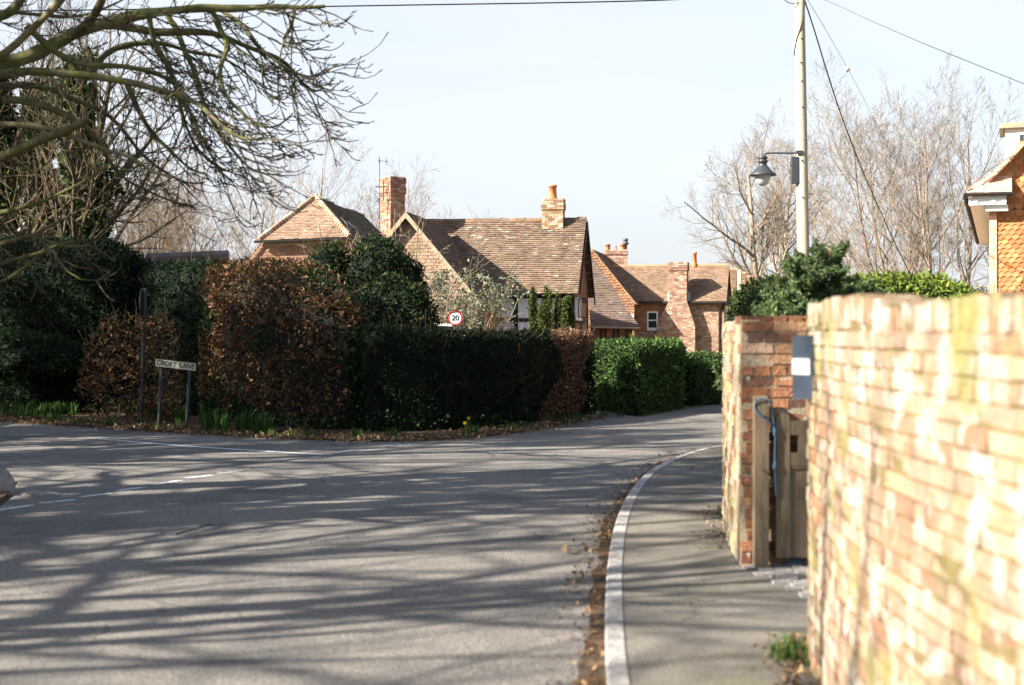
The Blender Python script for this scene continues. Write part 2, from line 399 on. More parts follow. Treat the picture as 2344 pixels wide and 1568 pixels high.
# ------------------------------------------------------------------ materials
M = {}
M['earth'] = mat("earth_and_grass", (.07, .075, .03), .95, var=.4, scale=1.2, bump=.5, bscale=14, col2=(.10, .075, .045), c2scale=.7)
M['road'] = mat("worn_asphalt", (.20, .181, .158), .86, var=.46, scale=60, bump=1.0, bscale=95, spec=.2, col2=(.135, .127, .116), c2scale=.55, c2lo=.46, c2hi=.62, col3=(.22, .20, .172), c3scale=1.7, c3lo=.52, c3hi=.68)
def crackle(m, sc, w, dark):
    n, l = m.node_tree.nodes, m.node_tree.links; b = n["Principled BSDF"]; src = b.inputs["Base Color"].links[0].from_socket
    geo = n.new("ShaderNodeNewGeometry"); no = n.new("ShaderNodeTexNoise"); no.inputs["Scale"].default_value = 1.7; no.inputs["Detail"].default_value = 5
    ad = n.new("ShaderNodeVectorMath"); ad.operation = 'MULTIPLY_ADD'; l.new(geo.outputs["Position"], no.inputs["Vector"]); l.new(no.outputs["Color"], ad.inputs[0]); ad.inputs[1].default_value = (.9, .9, 0); l.new(geo.outputs["Position"], ad.inputs[2])
    v = n.new("ShaderNodeTexVoronoi"); v.feature = 'DISTANCE_TO_EDGE'; v.inputs["Scale"].default_value = sc; l.new(ad.outputs[0], v.inputs["Vector"])
    r = n.new("ShaderNodeMapRange"); r.inputs[1].default_value, r.inputs[2].default_value, r.inputs[3].default_value, r.inputs[4].default_value = 0, w, 1, 0; l.new(v.outputs["Distance"], r.inputs[0])
    k = n.new("ShaderNodeTexNoise"); k.inputs["Scale"].default_value = .33; l.new(geo.outputs["Position"], k.inputs["Vector"])
    kr = n.new("ShaderNodeMapRange"); kr.inputs[1].default_value, kr.inputs[2].default_value = .5, .6; l.new(k.outputs["Fac"], kr.inputs[0])
    mu = n.new("ShaderNodeMath"); mu.operation = 'MULTIPLY'; l.new(r.outputs[0], mu.inputs[0]); l.new(kr.outputs[0], mu.inputs[1])
    x = n.new("ShaderNodeMix"); x.data_type = 'RGBA'; l.new(mu.outputs[0], x.inputs[0]); l.new(src, x.inputs[6]); x.inputs[7].default_value = (*dark, 1); l.new(x.outputs[2], b.inputs["Base Color"])
crackle(M['road'], .62, .014, (.05, .047, .044))
M['pave'] = mat("old_pavement_asphalt", (.185, .167, .140), .9, var=.34, scale=60, bump=.9, bscale=100, col2=(.118, .108, .088), c2scale=1.3, col3=(.13, .125, .07), c3scale=2.3, c3lo=.58, c3hi=.72)
crackle(M['pave'], 1.1, .016, (.06, .055, .045))
M['kerb'] = mat("kerb_concrete", (.32, .305, .285), .85, var=.35, scale=30, bump=.3, bscale=90, col2=(.22, .21, .195), c2scale=5)
M['paint'] = mat("road_paint", (.60, .60, .58), .7, var=.1, scale=60, col2=(.13, .125, .12), c2scale=14, c2lo=.55, c2hi=.68, bump=.2, bscale=150)
M['oldpaint'] = mat("faded_road_paint", (.24, .235, .23), .8, var=.2, scale=60, col2=(.11, .105, .10), c2scale=9, c2lo=.44, c2hi=.56)
M['metal'] = mat("dark_iron", (.06, .06, .065), .55, var=.3, scale=30, bump=.4, bscale=80, spec=.4)
M['patch'] = mat("road_patch", (.125, .116, .104), .9, var=.25, scale=90, bump=.5, bscale=150)
M['litter'] = mat("leaf_litter", attr=True, rough=.85, var=.2, scale=20, transl=.15)
M['soil'] = mat("verge_soil", (.05, .035, .022), .95, var=.5, scale=9, bump=.8, bscale=30, col2=(.10, .055, .025), c2scale=5)
M['leaf'] = mat("evergreen_leaves", attr=True, rough=.6, var=.15, scale=3, spec=.08, transl=.18)
M['gloss'] = mat("glossy_leaves", attr=True, rough=.6, var=.15, scale=3, spec=.1, transl=.12)
M['conifer'] = mat("conifer_sprays", attr=True, rough=.6, var=.2, scale=5, spec=.08, transl=.4)
M['dry'] = mat("dry_beech_leaves", attr=True, rough=.6, var=.2, scale=6, spec=.3, transl=.25)
M['bark'] = mat("bark", attr=True, rough=.9, var=.35, scale=14, bump=.6, bscale=45, spec=.1)
M['mossbark'] = mat("mossy_bark", attr=True, rough=.92, var=.4, scale=10, bump=.8, bscale=35, spec=.1, col2=(.10, .105, .035), c2scale=5, c2lo=.47, c2hi=.58)
M['oldbrick'] = mat("lichened_brick", attr=True, rough=.9, var=.18, scale=25, bump=.6, bscale=70, spec=.1, col2=(.40, .36, .30), c2scale=8, c2lo=.53, c2hi=.66, col3=(.21, .185, .075), c3scale=2.6, c3lo=.56, c3hi=.70)
M['pierbrick'] = mat("weathered_brick", attr=True, rough=.9, var=.28, scale=25, bump=.6, bscale=70, spec=.1, col2=(.40, .35, .28), c2scale=11, c2lo=.63, c2hi=.69, col3=(.07, .06, .05), c3scale=4.2, c3lo=.56, c3hi=.72)
M['brick'] = mat("house_brick", attr=True, rough=.9, var=.16, scale=6, bump=.3, bscale=30, spec=.1)
M['tile'] = mat("clay_tiles", attr=True, rough=.88, var=.2, scale=2.2, bump=.4, bscale=30, spec=.12, col2=(.38, .35, .29), c2scale=7, c2lo=.66, c2hi=.70, col3=(.12, .10, .05), c3scale=1.1, c3lo=.55, c3hi=.8)
M['wood'] = mat("weathered_timber", (.15, .112, .072), .8, var=.25, scale=9, bump=.4, bscale=30, spec=.15, stretch=(4, 4, .35))
M['barge'] = mat("pale_oak_board", (.31, .245, .165), .8, var=.2, scale=6, bump=.3)
M['black'] = mat("blackened_timber", (.018, .015, .013), .7, var=.3, scale=8)
M['white'] = mat("white_paint", (.78, .77, .74), .6, var=.06, scale=5)
M['plaster'] = mat("limewashed_plaster", (.74, .74, .74), .9, var=.06, scale=3, bump=.2, bscale=20)
M['glass'] = mat("window_glass", (.03, .035, .04), .08, var=0, spec=.7)
M['dark'] = mat("dark_void", (.01, .01, .01), .9, var=0)
M['lead'] = mat("lead_sheet", (.30, .32, .35), .6, var=.15, scale=4)
M['pot'] = mat("terracotta_pot", (.46, .17, .07), .85, var=.2, scale=6)
M['pole'] = mat("pole_timber", (.40, .355, .27), .85, var=.2, scale=6, bump=.3, bscale=30, stretch=(5, 5, .25), col2=(.36, .31, .20), c2scale=3)
M['lampm'] = mat("lamp_paint", (.035, .04, .045), .42, var=.15, scale=10, spec=.5)
M['box'] = mat("grey_green_box", (.035, .042, .045), .55, var=.1)
M['lampg'] = mat("frosted_globe", (.62, .62, .60), .25, var=.05, spec=.5, transl=.45)
M['cable'] = mat("black_cable", (.012, .012, .014), .6, var=0)
M['greycable'] = mat("grey_cable", (.10, .10, .12), .6, var=0)
M['band'] = mat("dull_white_band", (.34, .33, .34), .8, var=.08, spec=.05)
M['slate'] = mat("grey_slate", (.030, .040, .055), .85, spec=.03, var=.2, scale=18, bump=.2)
M['signw'] = mat("sign_white", (.70, .70, .70), .45, var=.05)
M['signy'] = mat("sign_cream", (.62, .60, .42), .5, var=.12, scale=30)
M['signr'] = mat("sign_red", (.42, .035, .03), .45, var=.05)
M['signk'] = mat("sign_black", (.012, .012, .014), .5, var=0)
M['signgrey'] = mat("sign_back_grey", (.06, .065, .075), .5, var=.12, scale=10, metallic=.3)
M['rope'] = mat("blue_rope", (.05, .13, .21), .8, var=.2, scale=60)
M['stone'] = mat("grey_stone", (.24, .22, .19), .9, var=.35, scale=12, bump=.7, bscale=30)
M['sett'] = mat("granite_setts", attr=True, rough=.85, var=.25, scale=30, bump=.4, bscale=60)
M['flower'] = mat("yellow_petals", (.75, .50, .02), .6, var=.1, transl=.3)

# ------------------------------------------------------------------ ground, road, pavement
sheet("ground", [(-700, -60), (700, -60), (700, 1500), (-700, 1500)], 0.0, M['earth'], "rough grass and earth reaching to the horizon")
verge_edge = [G(-60, 962), G(0, 965), G(300, 985), G(450, 995), G(640, 1005), G(800, 1013), G(1000, 1011), G(1200, 990), G(1300, 970), G(1362, 957)]
kerb_pts = [A(.30, 1.0, 0), A(.36, 4.0, 0), G(1383, 1568), G(1384, 1460), G(1387, 1330), G(1400, 1240), G(1417, 1180), G(1450, 1120), G(1492, 1080), G(1555, 1050), G(1625, 1030), A(4.6, 22.4, 0), A(8, 25.3, 0), A(14, 28.5, 0)]
def smooth_path(p, n=80):
    p = np.array(p); s = np.concatenate([[0], np.cumsum(np.linalg.norm(np.diff(p, axis=0), axis=1))])
    q = np.stack([np.interp(np.linspace(0, s[-1], n), s, p[:, k]) for k in range(p.shape[1])], 1)
    for _ in range(4): q[1:-1] = (q[:-2] + 2 * q[1:-1] + q[2:]) / 4
    return q
kp = smooth_path(kerb_pts)
road_left = [(-5.6, 15.4), (-5.0, 14.3), (-4.75, 13.0), (-5.2, 11.2), (-5.6, 8), (-5.6, -6)]
far = [(1.75, 29.5), (1.5, 34), (2.1, 34), (2.0, 29.6), (2.45, 27.3), (3.4, 29.6), (4.2, 31.5), (7, 34), (15, 37.5), (30, 42), (30, 33)]
ve = smooth_path(verge_edge, 40)
road_poly = [tuple(p[:2]) for p in kp[::-1]] + [(.3, -6)] + road_left[::-1] + [(-7.8, 17.2), (-14, 20.6), (-40, 26), (-40, 34)] + [tuple(p[:2]) for p in ve] + far
sheet("road", road_poly, .006, M['road'], "worn grey asphalt lane bending away to the right")
# pavement and kerb stones
def left_norm(p):
    t = np.gradient(p[:, :2], axis=0); t /= np.linalg.norm(t, axis=1, keepdims=True); return np.stack([-t[:, 1], t[:, 0]], 1)
nk = left_norm(kp); KW = .10
inner = kp[:, :2] - nk * KW
pv = [tuple(p) for p in inner] + [(14, 24), (6.5, 21), (3.0, 15.2), (2.1, 12.9), (1.80, 10.9), (2.9, 10.1), (3.2, 7.9), (1.9, 7.7), (1.9, 1.0)]
b = MB(); pz = np.array([[x, y, .0] for x, y in pv]); b.prism(pz, (0, 0, .052), (.2, .2, .2))
tag(b.build("pavement", M['pave']), "narrow asphalt pavement along the brick wall", None, None, "structure")
b = MB(); s = np.concatenate([[0], np.cumsum(np.linalg.norm(np.diff(kp[:, :2], axis=0), axis=1))]); q = 0.0; rk = np.random.default_rng(3)
while q < s[-1] - 1:
    L = .9
    for sub in range(3):
        a0, a1 = q + L * sub / 3, q + L * (sub + 1) / 3 - (.012 if sub == 2 else 0)
        c = []
        for t in (a0, a1):
            p = A(np.interp(t, s, kp[:, 0]), np.interp(t, s, kp[:, 1])); n_ = A(np.interp(t, s, nk[:, 0]), np.interp(t, s, nk[:, 1])); c.append((p, n_))
        z = .058
        V = []
        for p, n_ in c:
            for off, zz in ((0, 0), (0, z - .012), (.012, z), (KW, z), (KW, 0)): V.append([p[0] - n_[0] * off, p[1] - n_[1] * off, zz])
        b.add(V, [[i, i + 1, i + 6, i + 5] for i in range(4)] + [[4, 0, 5, 9]], (.4, .4, .4)); b.add(V, [[0, 1, 2, 3, 4], [9, 8, 7, 6, 5]], (.4, .4, .4))
    q += L
tag(b.build("kerb", M['kerb']), "line of pale kerb stones edging the pavement", None, None, "structure")

def ribbon(name, pts, w, m, label, z=.0105, seed=0):
    b = MB(); p = np.array([[x, y] for x, y, *_ in pts]); p = smooth_path(p, max(2, len(pts) * 4)) if len(pts) > 2 else p; n_ = left_norm(p)
    V = [[*(a + k * c * w / 2), z] for a, c in zip(p, n_) for k in (-1, 1)]
    b.add(V, [[2 * i, 2 * i + 2, 2 * i + 3, 2 * i + 1] for i in range(len(p) - 1)], (.6, .6, .6)); o = b.build(name, m)
    if o.data.polygons[0].normal.z < 0: o.data.flip_normals()
    return tag(o, label, None, None, "structure")
def zx(x, y): return G(x / 1.953 / 1.5516, (1450 + y / 1.953) / 1.5516)
for i, (a, c) in enumerate([((-30, 716), (228, 678)), ((276, 665), (514, 642)), ((551, 623), (769, 596)), ((809, 578), (1009, 553)), ((1056, 538), (1254, 506)), ((1286, 490), (1474, 470)), ((1506, 458), (1644, 445))]):
    ribbon("road_dash", [zx(*a), zx(*c)], .085, M['paint'], "broken white dash painted on the asphalt")
ribbon("road_line", [zx(675, 217), zx(900, 234), zx(1270, 266), zx(1600, 288), zx(1880, 304), zx(2240, 326)], .10, M['paint'], "thin solid white line crossing the side lane")
ribbon("road_line", [G(672, 1057), G(740, 1046), G(800, 1033), G(860, 1023), G(930, 1018), G(1000, 1016)], .16, M['oldpaint'], "faded double give way line", z=.0102)
for a, c in [((628, 1056), (664, 1052)), ((668, 1047), (690, 1046)), ((862, 1029), (900, 1025)), ((912, 1023), (945, 1021))]:
    ribbon("road_dash", [G(*a), G(*c)], .15, M['oldpaint'], "worn short dash at the lane mouth")
b = MB(); mh = [G(402, 1229), G(478, 1200), G(640, 1200), G(590, 1229)]; b.prism(np.array(mh) + A(0, 0, .004), (0, 0, .004), (.1, .1, .1))
o = b.build("road_patch", M['patch']); tag(o, "square repair patch in the asphalt", None, None, "structure")
t = thing("drain_cover", "narrow dark iron drain cover set into the road repair patch", "drain cover", G(440, 1214))
b = MB(); a, c = G(402, 1227), G(486, 1203); d = (c - a); n_ = A(-d[1], d[0], 0) / np.linalg.norm(d)
b.obox(a + A(0, 0, .004), d, n_ * .06, A(0, 0, .012), (.06, .06, .06)); b.build("iron_frame", M['metal'], t)
b = MB()
for i in range(9): b.obox(a + d * (i + .3) / 9.6 + A(0, 0, .0165) + n_ * .01, d * .05, n_ * .04, A(0, 0, .004), (.1, .1, .1))
b.build("grating", M['metal'], t)

# verge along the hedge and the little one at the near corner
inner_v = [G(1362, 950), G(1290, 944), G(1100, 950), G(800, 950), G(600, 944), G(300, 935), G(0, 925), G(-80, 925)]
b = MB(); vv = [tuple(p[:2]) for p in ve] + [tuple(p[:2]) for p in inner_v]
b.prism(np.array([[x, y, 0] for x, y in vv]), (0, 0, .03), (.1, .08, .05)); tag(b.build("verge", M['soil']), "strip of bare soil and leaf litter below the hedges", None, None, "structure")
b = MB(); b.prism(np.array([[x, y, 0] for x, y in [(-5.05, 14.25), (-4.8, 13.0), (-5.25, 11.2), (-5.65, 8), (-12, 6), (-12, 16.6), (-5.65, 15.3)]]), (0, 0, .035), (.1, .08, .05))
tag(b.build("verge", M['soil']), "soil corner at the left where the lane meets the road", None, None, "structure")
DRY = [(.17, .085, .035), (.21, .12, .055), (.12, .06, .03), (.25, .17, .09), (.10, .055, .03), (.29, .21, .12)]
def litter(name, label, pts, size, seed):
    b = MB(); r = np.random.default_rng(seed); pts = np.array(pts); leafset(b, pts, np.repeat([[0, 0, 1.]], len(pts), 0), size, DRY, r, spread=.35, asp=.7, up=-.1); b.V[-1][:, 2] = np.maximum(b.V[-1][:, 2], pts[:, 2].min())
    return tag(b.build(name, M['litter']), label, None, None, "stuff")
rl = np.random.default_rng(5)
def along(path, n, lo, hi, pw=1.0, z=.012):
    p = smooth_path(np.array(path)[:, :2], 120); nn = left_norm(p); i = rl.integers(0, len(p), n); f = lo + (hi - lo) * rl.random(n) ** pw
    q = p[i] + nn[i] * f[:, None] + rl.normal(0, .06, (n, 2)); return np.concatenate([q, np.full((n, 1), z)], 1)
litter("fallen_leaves", "brown leaves lying along the verge edge", np.concatenate([along(ve, 4500, -.15, .95, 1.5, .034), along(ve, 900, -.45, .1, .6, .012)]), .05, 21)
litter("fallen_leaves", "brown leaf litter collected in the gutter by the kerb", np.concatenate([along(kp[12:48], 1700, 0.0, .26, 1.8), along(kp[:60], 40, -.9, 1.2, 1.0, .058)]), .024, 22)
wl_ = np.array([[1.50, 7.6], [1.40, 6.7], [1.36, 5.5]]); litter("fallen_leaves", "dead leaves along the foot of the brick wall", np.concatenate([along([[1.57, 10.4, 0], [1.9, 12.9, 0]], 110, -.02, .16, 1.8, .058), along([[1.36, 5.5, 0], [1.38, 6.8, 0], [1.5, 7.4, 0]], 260, 0, .12, 1.5, .058)]), .035, 23)
gx = np.array([[-5.1 - rl.random() * 2.5, 11 + rl.random() * 4, .04] for _ in range(700)]); litter("fallen_leaves", "dry leaves on the soil corner at the left edge", gx, .05, 24)

gs = smooth_path(kp[8:52], 90); gn = left_norm(gs); gw = np.array([.10 + .09 * noise.noise(Vector((p[1] * 2.1, 3.3, 0))) + .05 * noise.noise(Vector((p[1] * 9, 1, 0))) for p in gs]); gw[0] = gw[-1] = .02
sheet("gutter_dirt", [tuple(p[:2] + n_ * .002) for p, n_ in zip(gs, gn)] + [tuple(p[:2] + n_ * max(w_, .02)) for p, n_, w_ in zip(gs[::-1], gn[::-1], gw[::-1])], .0095, M['soil'], "dark silt and dirt washed along the gutter by the kerb")
def blades(b, base, h, n, r, pal, spread=.35, w=.012):
    base = np.asarray(base)
    az = r.uniform(0, 6.28, n); ln = h * r.uniform(.5, 1.15, n); lean = np.abs(r.normal(0, spread, n))
    d = np.stack([np.cos(az), np.sin(az), np.zeros(n)], 1); s = np.stack([-np.sin(az), np.cos(az), np.zeros(n)], 1) * w
    p0 = base + r.normal(0, .05, (n, 3)) * [1, 1, 0]; p1 = p0 + d * (ln * lean * .4)[:, None] + A(0, 0, 1) * (ln * .62)[:, None]; p2 = p0 + d * (ln * lean * 1.2)[:, None] + A(0, 0, 1) * (ln * .9)[:, None]
    V = np.stack([p0 - s, p0 + s, p1 + s * .8, p1 - s * .8, p2], 1).reshape(-1, 3); i = np.arange(n) * 5
    c = np.array(pal)[r.integers(0, len(pal), n)] * np.exp(r.normal(0, .2, (n, 1)))
    b.add(V, np.stack([i, i + 1, i + 2, i + 3], 1), c); b.F.setdefault(3, []).append(np.stack([i + 3, i + 2, i + 4], 1) + b.n - len(V)); b.C.setdefault(3, []).append(c)
GRASS = [(.035, .085, .016), (.05, .105, .02), (.025, .06, .012), (.07, .11, .03)]
b = MB(); r = np.random.default_rng(31)
for _ in range(60):
    t0 = r.random(); i = int(t0 * (len(ve) - 1)); p = ve[i] + A(r.normal(0, .25), .25 + abs(r.normal(0, .45)), .03); blades(b, p, r.uniform(.08, .2), 14, r, GRASS)
for px, py in [(30, 945), (60, 948), (100, 952), (15, 940), (130, 955), (150, 948)]:
    for _ in range(7): blades(b, G(px + r.normal(0, 15), py + r.normal(0, 4)) + A(0, 0, .03), .28, 20, r, GRASS)
for px, py in [(500, 990), (520, 985), (545, 985), (575, 995), (590, 990), (390, 960), (420, 965), (460, 975)]:
    for _ in range(2): blades(b, G(px + r.normal(0, 22), py + r.normal(0, 3)) + A(0, 0, .03), .36, 22, r, GRASS, w=.016)
tag(b.build("verge_grass", M['leaf']), "tufts of green grass growing on the verge under the hedges", None, None, "stuff")
b = MB()
for c0 in ([1.385, 7.02, .05], [1.41, 7.14, .05], [1.37, 6.9, .05]): blades(b, c0, .10, 60, r, GRASS, w=.004)
tag(b.build("grass_tuft", M['leaf']), "small green grass tuft at the rounded end of the near brick wall", "grass")
b = MB()
for y in (11.3, 11.7, 12.2, 12.6): blades(b, (1.70 + (y - 10.8) * .12, y, .05), .12, 25, r, GRASS, w=.006)
tag(b.build("grass_tuft", M['leaf']), "weeds at the foot of the far brick wall beside the pavement", "grass")
# ground ivy and a few daffodils
b = MB(); pts = []
for px, py, n_, sp in [(370, 958, 500, 22), (330, 950, 300, 25), (700, 985, 200, 40), (250, 950, 250, 40), (900, 990, 110, 60), (1100, 985, 110, 60)]:
    for _ in range(n_):
        q = G(px + r.normal(0, sp), py + r.normal(0, 4)); q[2] = .05 + abs(r.normal(0, .16)); pts.append(q)
pts = np.array(pts); leafset(b, pts, np.repeat([[0, -.3, .95]], len(pts), 0), .055, [(.013, .038, .013), (.02, .055, .018), (.028, .068, .022)], r, asp=.9)
tag(b.build("ground_ivy", M['gloss']), "dark glossy ivy creeping over the verge around the lane sign", None, None, "stuff")
def daffodil(p, label):
    t = thing("daffodil", label, "flower", p, "yellow daffodils on the verge"); b = MB(); b.tubes([p, p + A(.01, 0, .12), p + A(.0, -.02, .24)], [.006, .005, .005], 4, (.06, .13, .03)); blades(b, p, .24, 7, r, GRASS); b.build("stem", M['leaf'], t)
    b = MB(); c = p + A(0, -.03, .25)
    for k in range(6):
        a = k * math.pi / 3; d = A(math.cos(a), -.25, math.sin(a)); e = A(-math.sin(a), 0, math.cos(a)) * .011
        b.add([c, c + d * .015 + e, c + d * .032, c + d * .015 - e], [0, 1, 2, 3], (.75, .5, .02))
    b.lathe([(.007, 0), (.009, .012), (.013, .02)], c - A(0, 0, .01), 8, (.8, .4, .02)); b.build("petals", M['flower'], t)
for px, py, lb in [(1064, 998, "yellow daffodil nearest the road edge below the dark hedge"), (1073, 985, "yellow daffodil standing a little behind another on the dark verge"), (977, 975, "single yellow daffodil close to the foot of the dark hedge, by the speed sign"), (966, 973, "single yellow daffodil on the verge, the one nearest the ivy hump")]: daffodil(G(px, py + 12) + A(0, 0, .03), lb)

t = tag(None or thing("boulder", "grey edging boulder on the soil corner at the left edge of the road", "boulder", G(2, 1136)), "grey edging boulder on the soil corner at the left edge of the road", "boulder")
hv, ht = hull_blob(G(-16, 1136) + A(0, .1, .08), (.19, .16, .17), .05, 3.3, nu=14, nv=18, sc=4); b = MB(); b.add(hv, ht, (.3, .3, .3)); b.build("rock", M['stone'], t)
hv, ht = hull_blob(G(90, 1134) + A(0, 0, .01), (.22, .12, .035), .02, 1.3, nu=8, nv=14, sc=5); b = MB(); b.add(hv, ht, (.3, .3, .3)); tag(b.build("flat_stone", M['stone']), "small flat stone lying on the road beside the boulder", "stone")

# ------------------------------------------------------------------ near serpentine wall
OLD = [(.27, .185, .125), (.285, .215, .15), (.25, .145, .09), (.215, .11, .068), (.32, .265, .205), (.25, .20, .115), (.285, .20, .145), (.16, .105, .09)]
near_path = [(1.75, 1.2), (1.50, 2.6), (1.38, 3.3), (1.325, 4.0), (1.305, 4.6), (1.315, 5.3), (1.355, 5.9), (1.39, 6.3), (1.41, 6.6), (1.425, 6.85), (1.46, 7.08), (1.56, 7.26), (1.72, 7.36), (2.1, 7.42)]
near_path = smooth_path(np.array(near_path), 60)
nl = np.concatenate([[0], np.cumsum(np.linalg.norm(np.diff(near_path, axis=0), axis=1))])
ztY = [1.0, 3.9, 4.25, 4.5, 4.7, 4.88, 5.02, 5.06, 5.1, 5.6, 6.2, 6.45, 6.6, 6.9]; ztZ = [1.75, 1.745, 1.752, 1.745, 1.737, 1.735, 1.738, 1.745, 1.772, 1.79, 1.795, 1.785, 1.775, 1.768]
near_y = near_path[:, 1].copy()
def near_top(sv): return float(np.interp(np.interp(sv, nl, near_y), ztY, ztZ))
t = thing("brick_wall", "old serpentine garden wall of pale lichened bricks, nearest on the right", "brick wall", (1.45, 4.5, 0))
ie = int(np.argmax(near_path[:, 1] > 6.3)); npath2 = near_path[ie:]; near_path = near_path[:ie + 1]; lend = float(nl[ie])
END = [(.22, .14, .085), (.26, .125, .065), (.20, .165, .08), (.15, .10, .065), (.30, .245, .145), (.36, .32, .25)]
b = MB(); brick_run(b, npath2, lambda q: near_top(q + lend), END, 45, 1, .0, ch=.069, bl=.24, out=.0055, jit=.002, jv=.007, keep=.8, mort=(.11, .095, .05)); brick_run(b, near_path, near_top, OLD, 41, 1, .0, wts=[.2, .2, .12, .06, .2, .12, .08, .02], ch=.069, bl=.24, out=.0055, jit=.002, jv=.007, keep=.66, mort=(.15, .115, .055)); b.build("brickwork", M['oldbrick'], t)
t = thing("wall_plaque", "narrow slate grey plaque with a white band on the end of the near wall", "plaque", (1.38, 6.72, 1.35))
pn = A(-.72, -.69, 0); pu = A(.69, -.72, 0); pc = A(1.382, 6.70, 1.485)
b = MB(); b.obox(pc - pu * .058 - A(0, 0, .15), pu * .116, pn * .022, A(0, 0, .30), (.1, .12, .16)); b.build("plate", M['slate'], t)
b = MB(); b.obox(pc - pu * .0585 + pn * .001 - A(0, 0, .035), pu * .1, pn * .024, A(0, 0, .075), (.7, .7, .7)); b.build("white_band", M['band'], t)

# ------------------------------------------------------------------ pier wall beyond the gate, capped wall behind it
PIER = [(.24, .105, .055), (.29, .135, .07), (.18, .08, .05), (.14, .075, .055), (.31, .175, .095), (.33, .22, .15)]
t = thing("brick_wall", "red brick wall end beyond the gate, with its sunlit flank along the pavement", "brick wall", (1.8, 10.5, 0))
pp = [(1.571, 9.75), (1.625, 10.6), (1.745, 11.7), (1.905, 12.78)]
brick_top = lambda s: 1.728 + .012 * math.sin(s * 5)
b = MB(); brick_run(b, [(3.1, 9.715), (1.567, 9.715)], brick_top, PIER, 43, 1, 0, wts=[.25, .22, .18, .1, .15, .1], mort=(.30, .25, .17), soldier=.0, out=.007); brick_run(b, pp, brick_top, [(.36, .27, .19), (.42, .35, .27), (.29, .16, .09), (.34, .30, .15)], 47, 1, 0, mort=(.34, .29, .21), soldier=.0, out=.007); b.build("brickwork", M['pierbrick'], t)  # flank palette paler than the front: pale lichen plus sunlight put into the colour
b = MB(); r = np.random.default_rng(6); x = 1.567
while x < 3.0:
    w = r.choice([.22, .105]); b.obox((x, 9.712, 1.706), (w - .012, 0, 0), (0, .24, 0), (0, 0, .055), np.array(PIER)[r.integers(0, 4)] * .8, .004); x += w
hv, ht = hull_blob((1.68, 10.0, 1.73), (.14, .3, .03), .01, 2.0, nu=8, nv=14); b.build("coping", M['pierbrick'], t)
t = thing("capped_pier", "second brick pier under a projecting stone cap, just past the sunlit wall flank", "brick pier", (2.1, 13.0, 0))
b = MB(); brick_run(b, [(2.6, 12.80), (1.925, 12.80), (1.915, 12.84), (2.02, 13.5)], lambda s: 1.58, PIER, 44, 1, 0, wts=[.3, .3, .1, .05, .2, .05], soldier=0); b.build("brickwork", M['pierbrick'], t)
b = MB(); b.prism([(1.885, 12.74, 1.583), (2.6, 12.74, 1.583), (2.6, 13.3, 1.583), (1.96, 13.3, 1.583)], (0, 0, .06), (.3, .3, .28)); b.build("stone_cap", M['stone'], t)

# gate, post, rope
t = thing("gate_post", "square weathered oak gate post against the red brick wall end", "gate post", (1.68, 9.58, 0))
b = MB(); b.box((1.633, 9.56, .0), (1.727, 9.655, 1.19), (.34, .27, .19)); b.prism([(1.633, 9.56, 1.19), (1.727, 9.56, 1.19), (1.727, 9.655, 1.205), (1.633, 9.655, 1.205)], (0, 0, .012), (.34, .27, .19)); b.build("post", M['wood'], t)
b = MB()
for z in (.33, .72, 1.09): b.lathe([(.0, .0), (.007, .0), (.007, .01), (0, .012)], (1.68, 9.548, z), 8, (.1, .08, .07))
b.build("bolt", M['metal'], t)
t = thing("garden_gate", "low ledged wooden garden gate with a small square opening", "gate", (1.78, 9.62, .12))
def gb(name, lo, hi): bb = MB(); bb.box(lo, hi, (.34, .27, .19)); return bb.build(name, M['wood'], t)
b = MB(); arc = [(1.785 + .045 + .045 * math.cos(a), 9.60, 1.065 + .045 * math.sin(a)) for a in np.linspace(0, math.pi, 9)]
b.prism([(1.785, 9.60, .125), (1.875, 9.60, .125)] + arc, (0, .05, 0), (.34, .27, .19)); b.build("stile", M['wood'], t)
gb("top_rail", (1.8755, 9.604, .955), (2.55, 9.646, 1.05)); gb("middle_rail", (1.8755, 9.604, .745), (2.55, 9.646, .835)); gb("muntin", (1.935, 9.606, .8355), (2.55, 9.644, .9545))
b = MB(); x = 1.8755
while x < 2.5: b.box((x, 9.622, .125), (x + .068, 9.638, .7445), (.30, .24, .17)); x += .071
b.box((1.877, 9.609, .13), (1.893, 9.6215, .744), (.30, .24, .17)); b.box((1.8935, 9.609, .726), (2.5, 9.6215, .744), (.30, .24, .17)); b.build("boarded_panel", M['wood'], t)
b = MB()
for x, z in ((1.83, 1.0), (1.83, .17)): b.obox((x - .012, 9.592, z), (.02, 0, -.012), (.004, 0, .008), (0, .008, 0), (.1, .08, .06))
b.build("bolt", M['metal'], t)
b = MB(); w = [A(1.735, 9.555, 1.17), A(1.70, 9.545, 1.205), A(1.64, 9.545, 1.20), A(1.625, 9.56, 1.15), A(1.65, 9.545, 1.10), A(1.72, 9.545, 1.05), A(1.765, 9.57, 1.01), A(1.775, 9.575, .95)]
b.tubes(smooth_path(w, 30), np.full(30, .0042), 5, (.1, .25, .36)); w = [A(1.745, 9.58, 1.19), A(1.755, 9.575, 1.08), A(1.772, 9.575, .97), A(1.768, 9.575, .80), A(1.774, 9.578, .62), A(1.779, 9.58, .55)]
b.tubes(smooth_path(w, 40), np.full(40, .005), 5, (.1, .25, .36)); hv, ht = hull_blob((1.77, 9.575, .75), (.014, .014, .03), .005, nu=8, nv=10, sc=30); b.add(hv, ht, (.1, .25, .36)); hv, ht = hull_blob((1.768, 9.575, .985), (.013, .013, .035), .005, nu=8, nv=10, sc=30); b.add(hv, ht, (.2, .25, .28))
tag(b.build("tied_rope", M['rope'], None, True), "thin blue rope looped round the gate post and hanging by the gate", "rope")
b = MB(); r = np.random.default_rng(8)
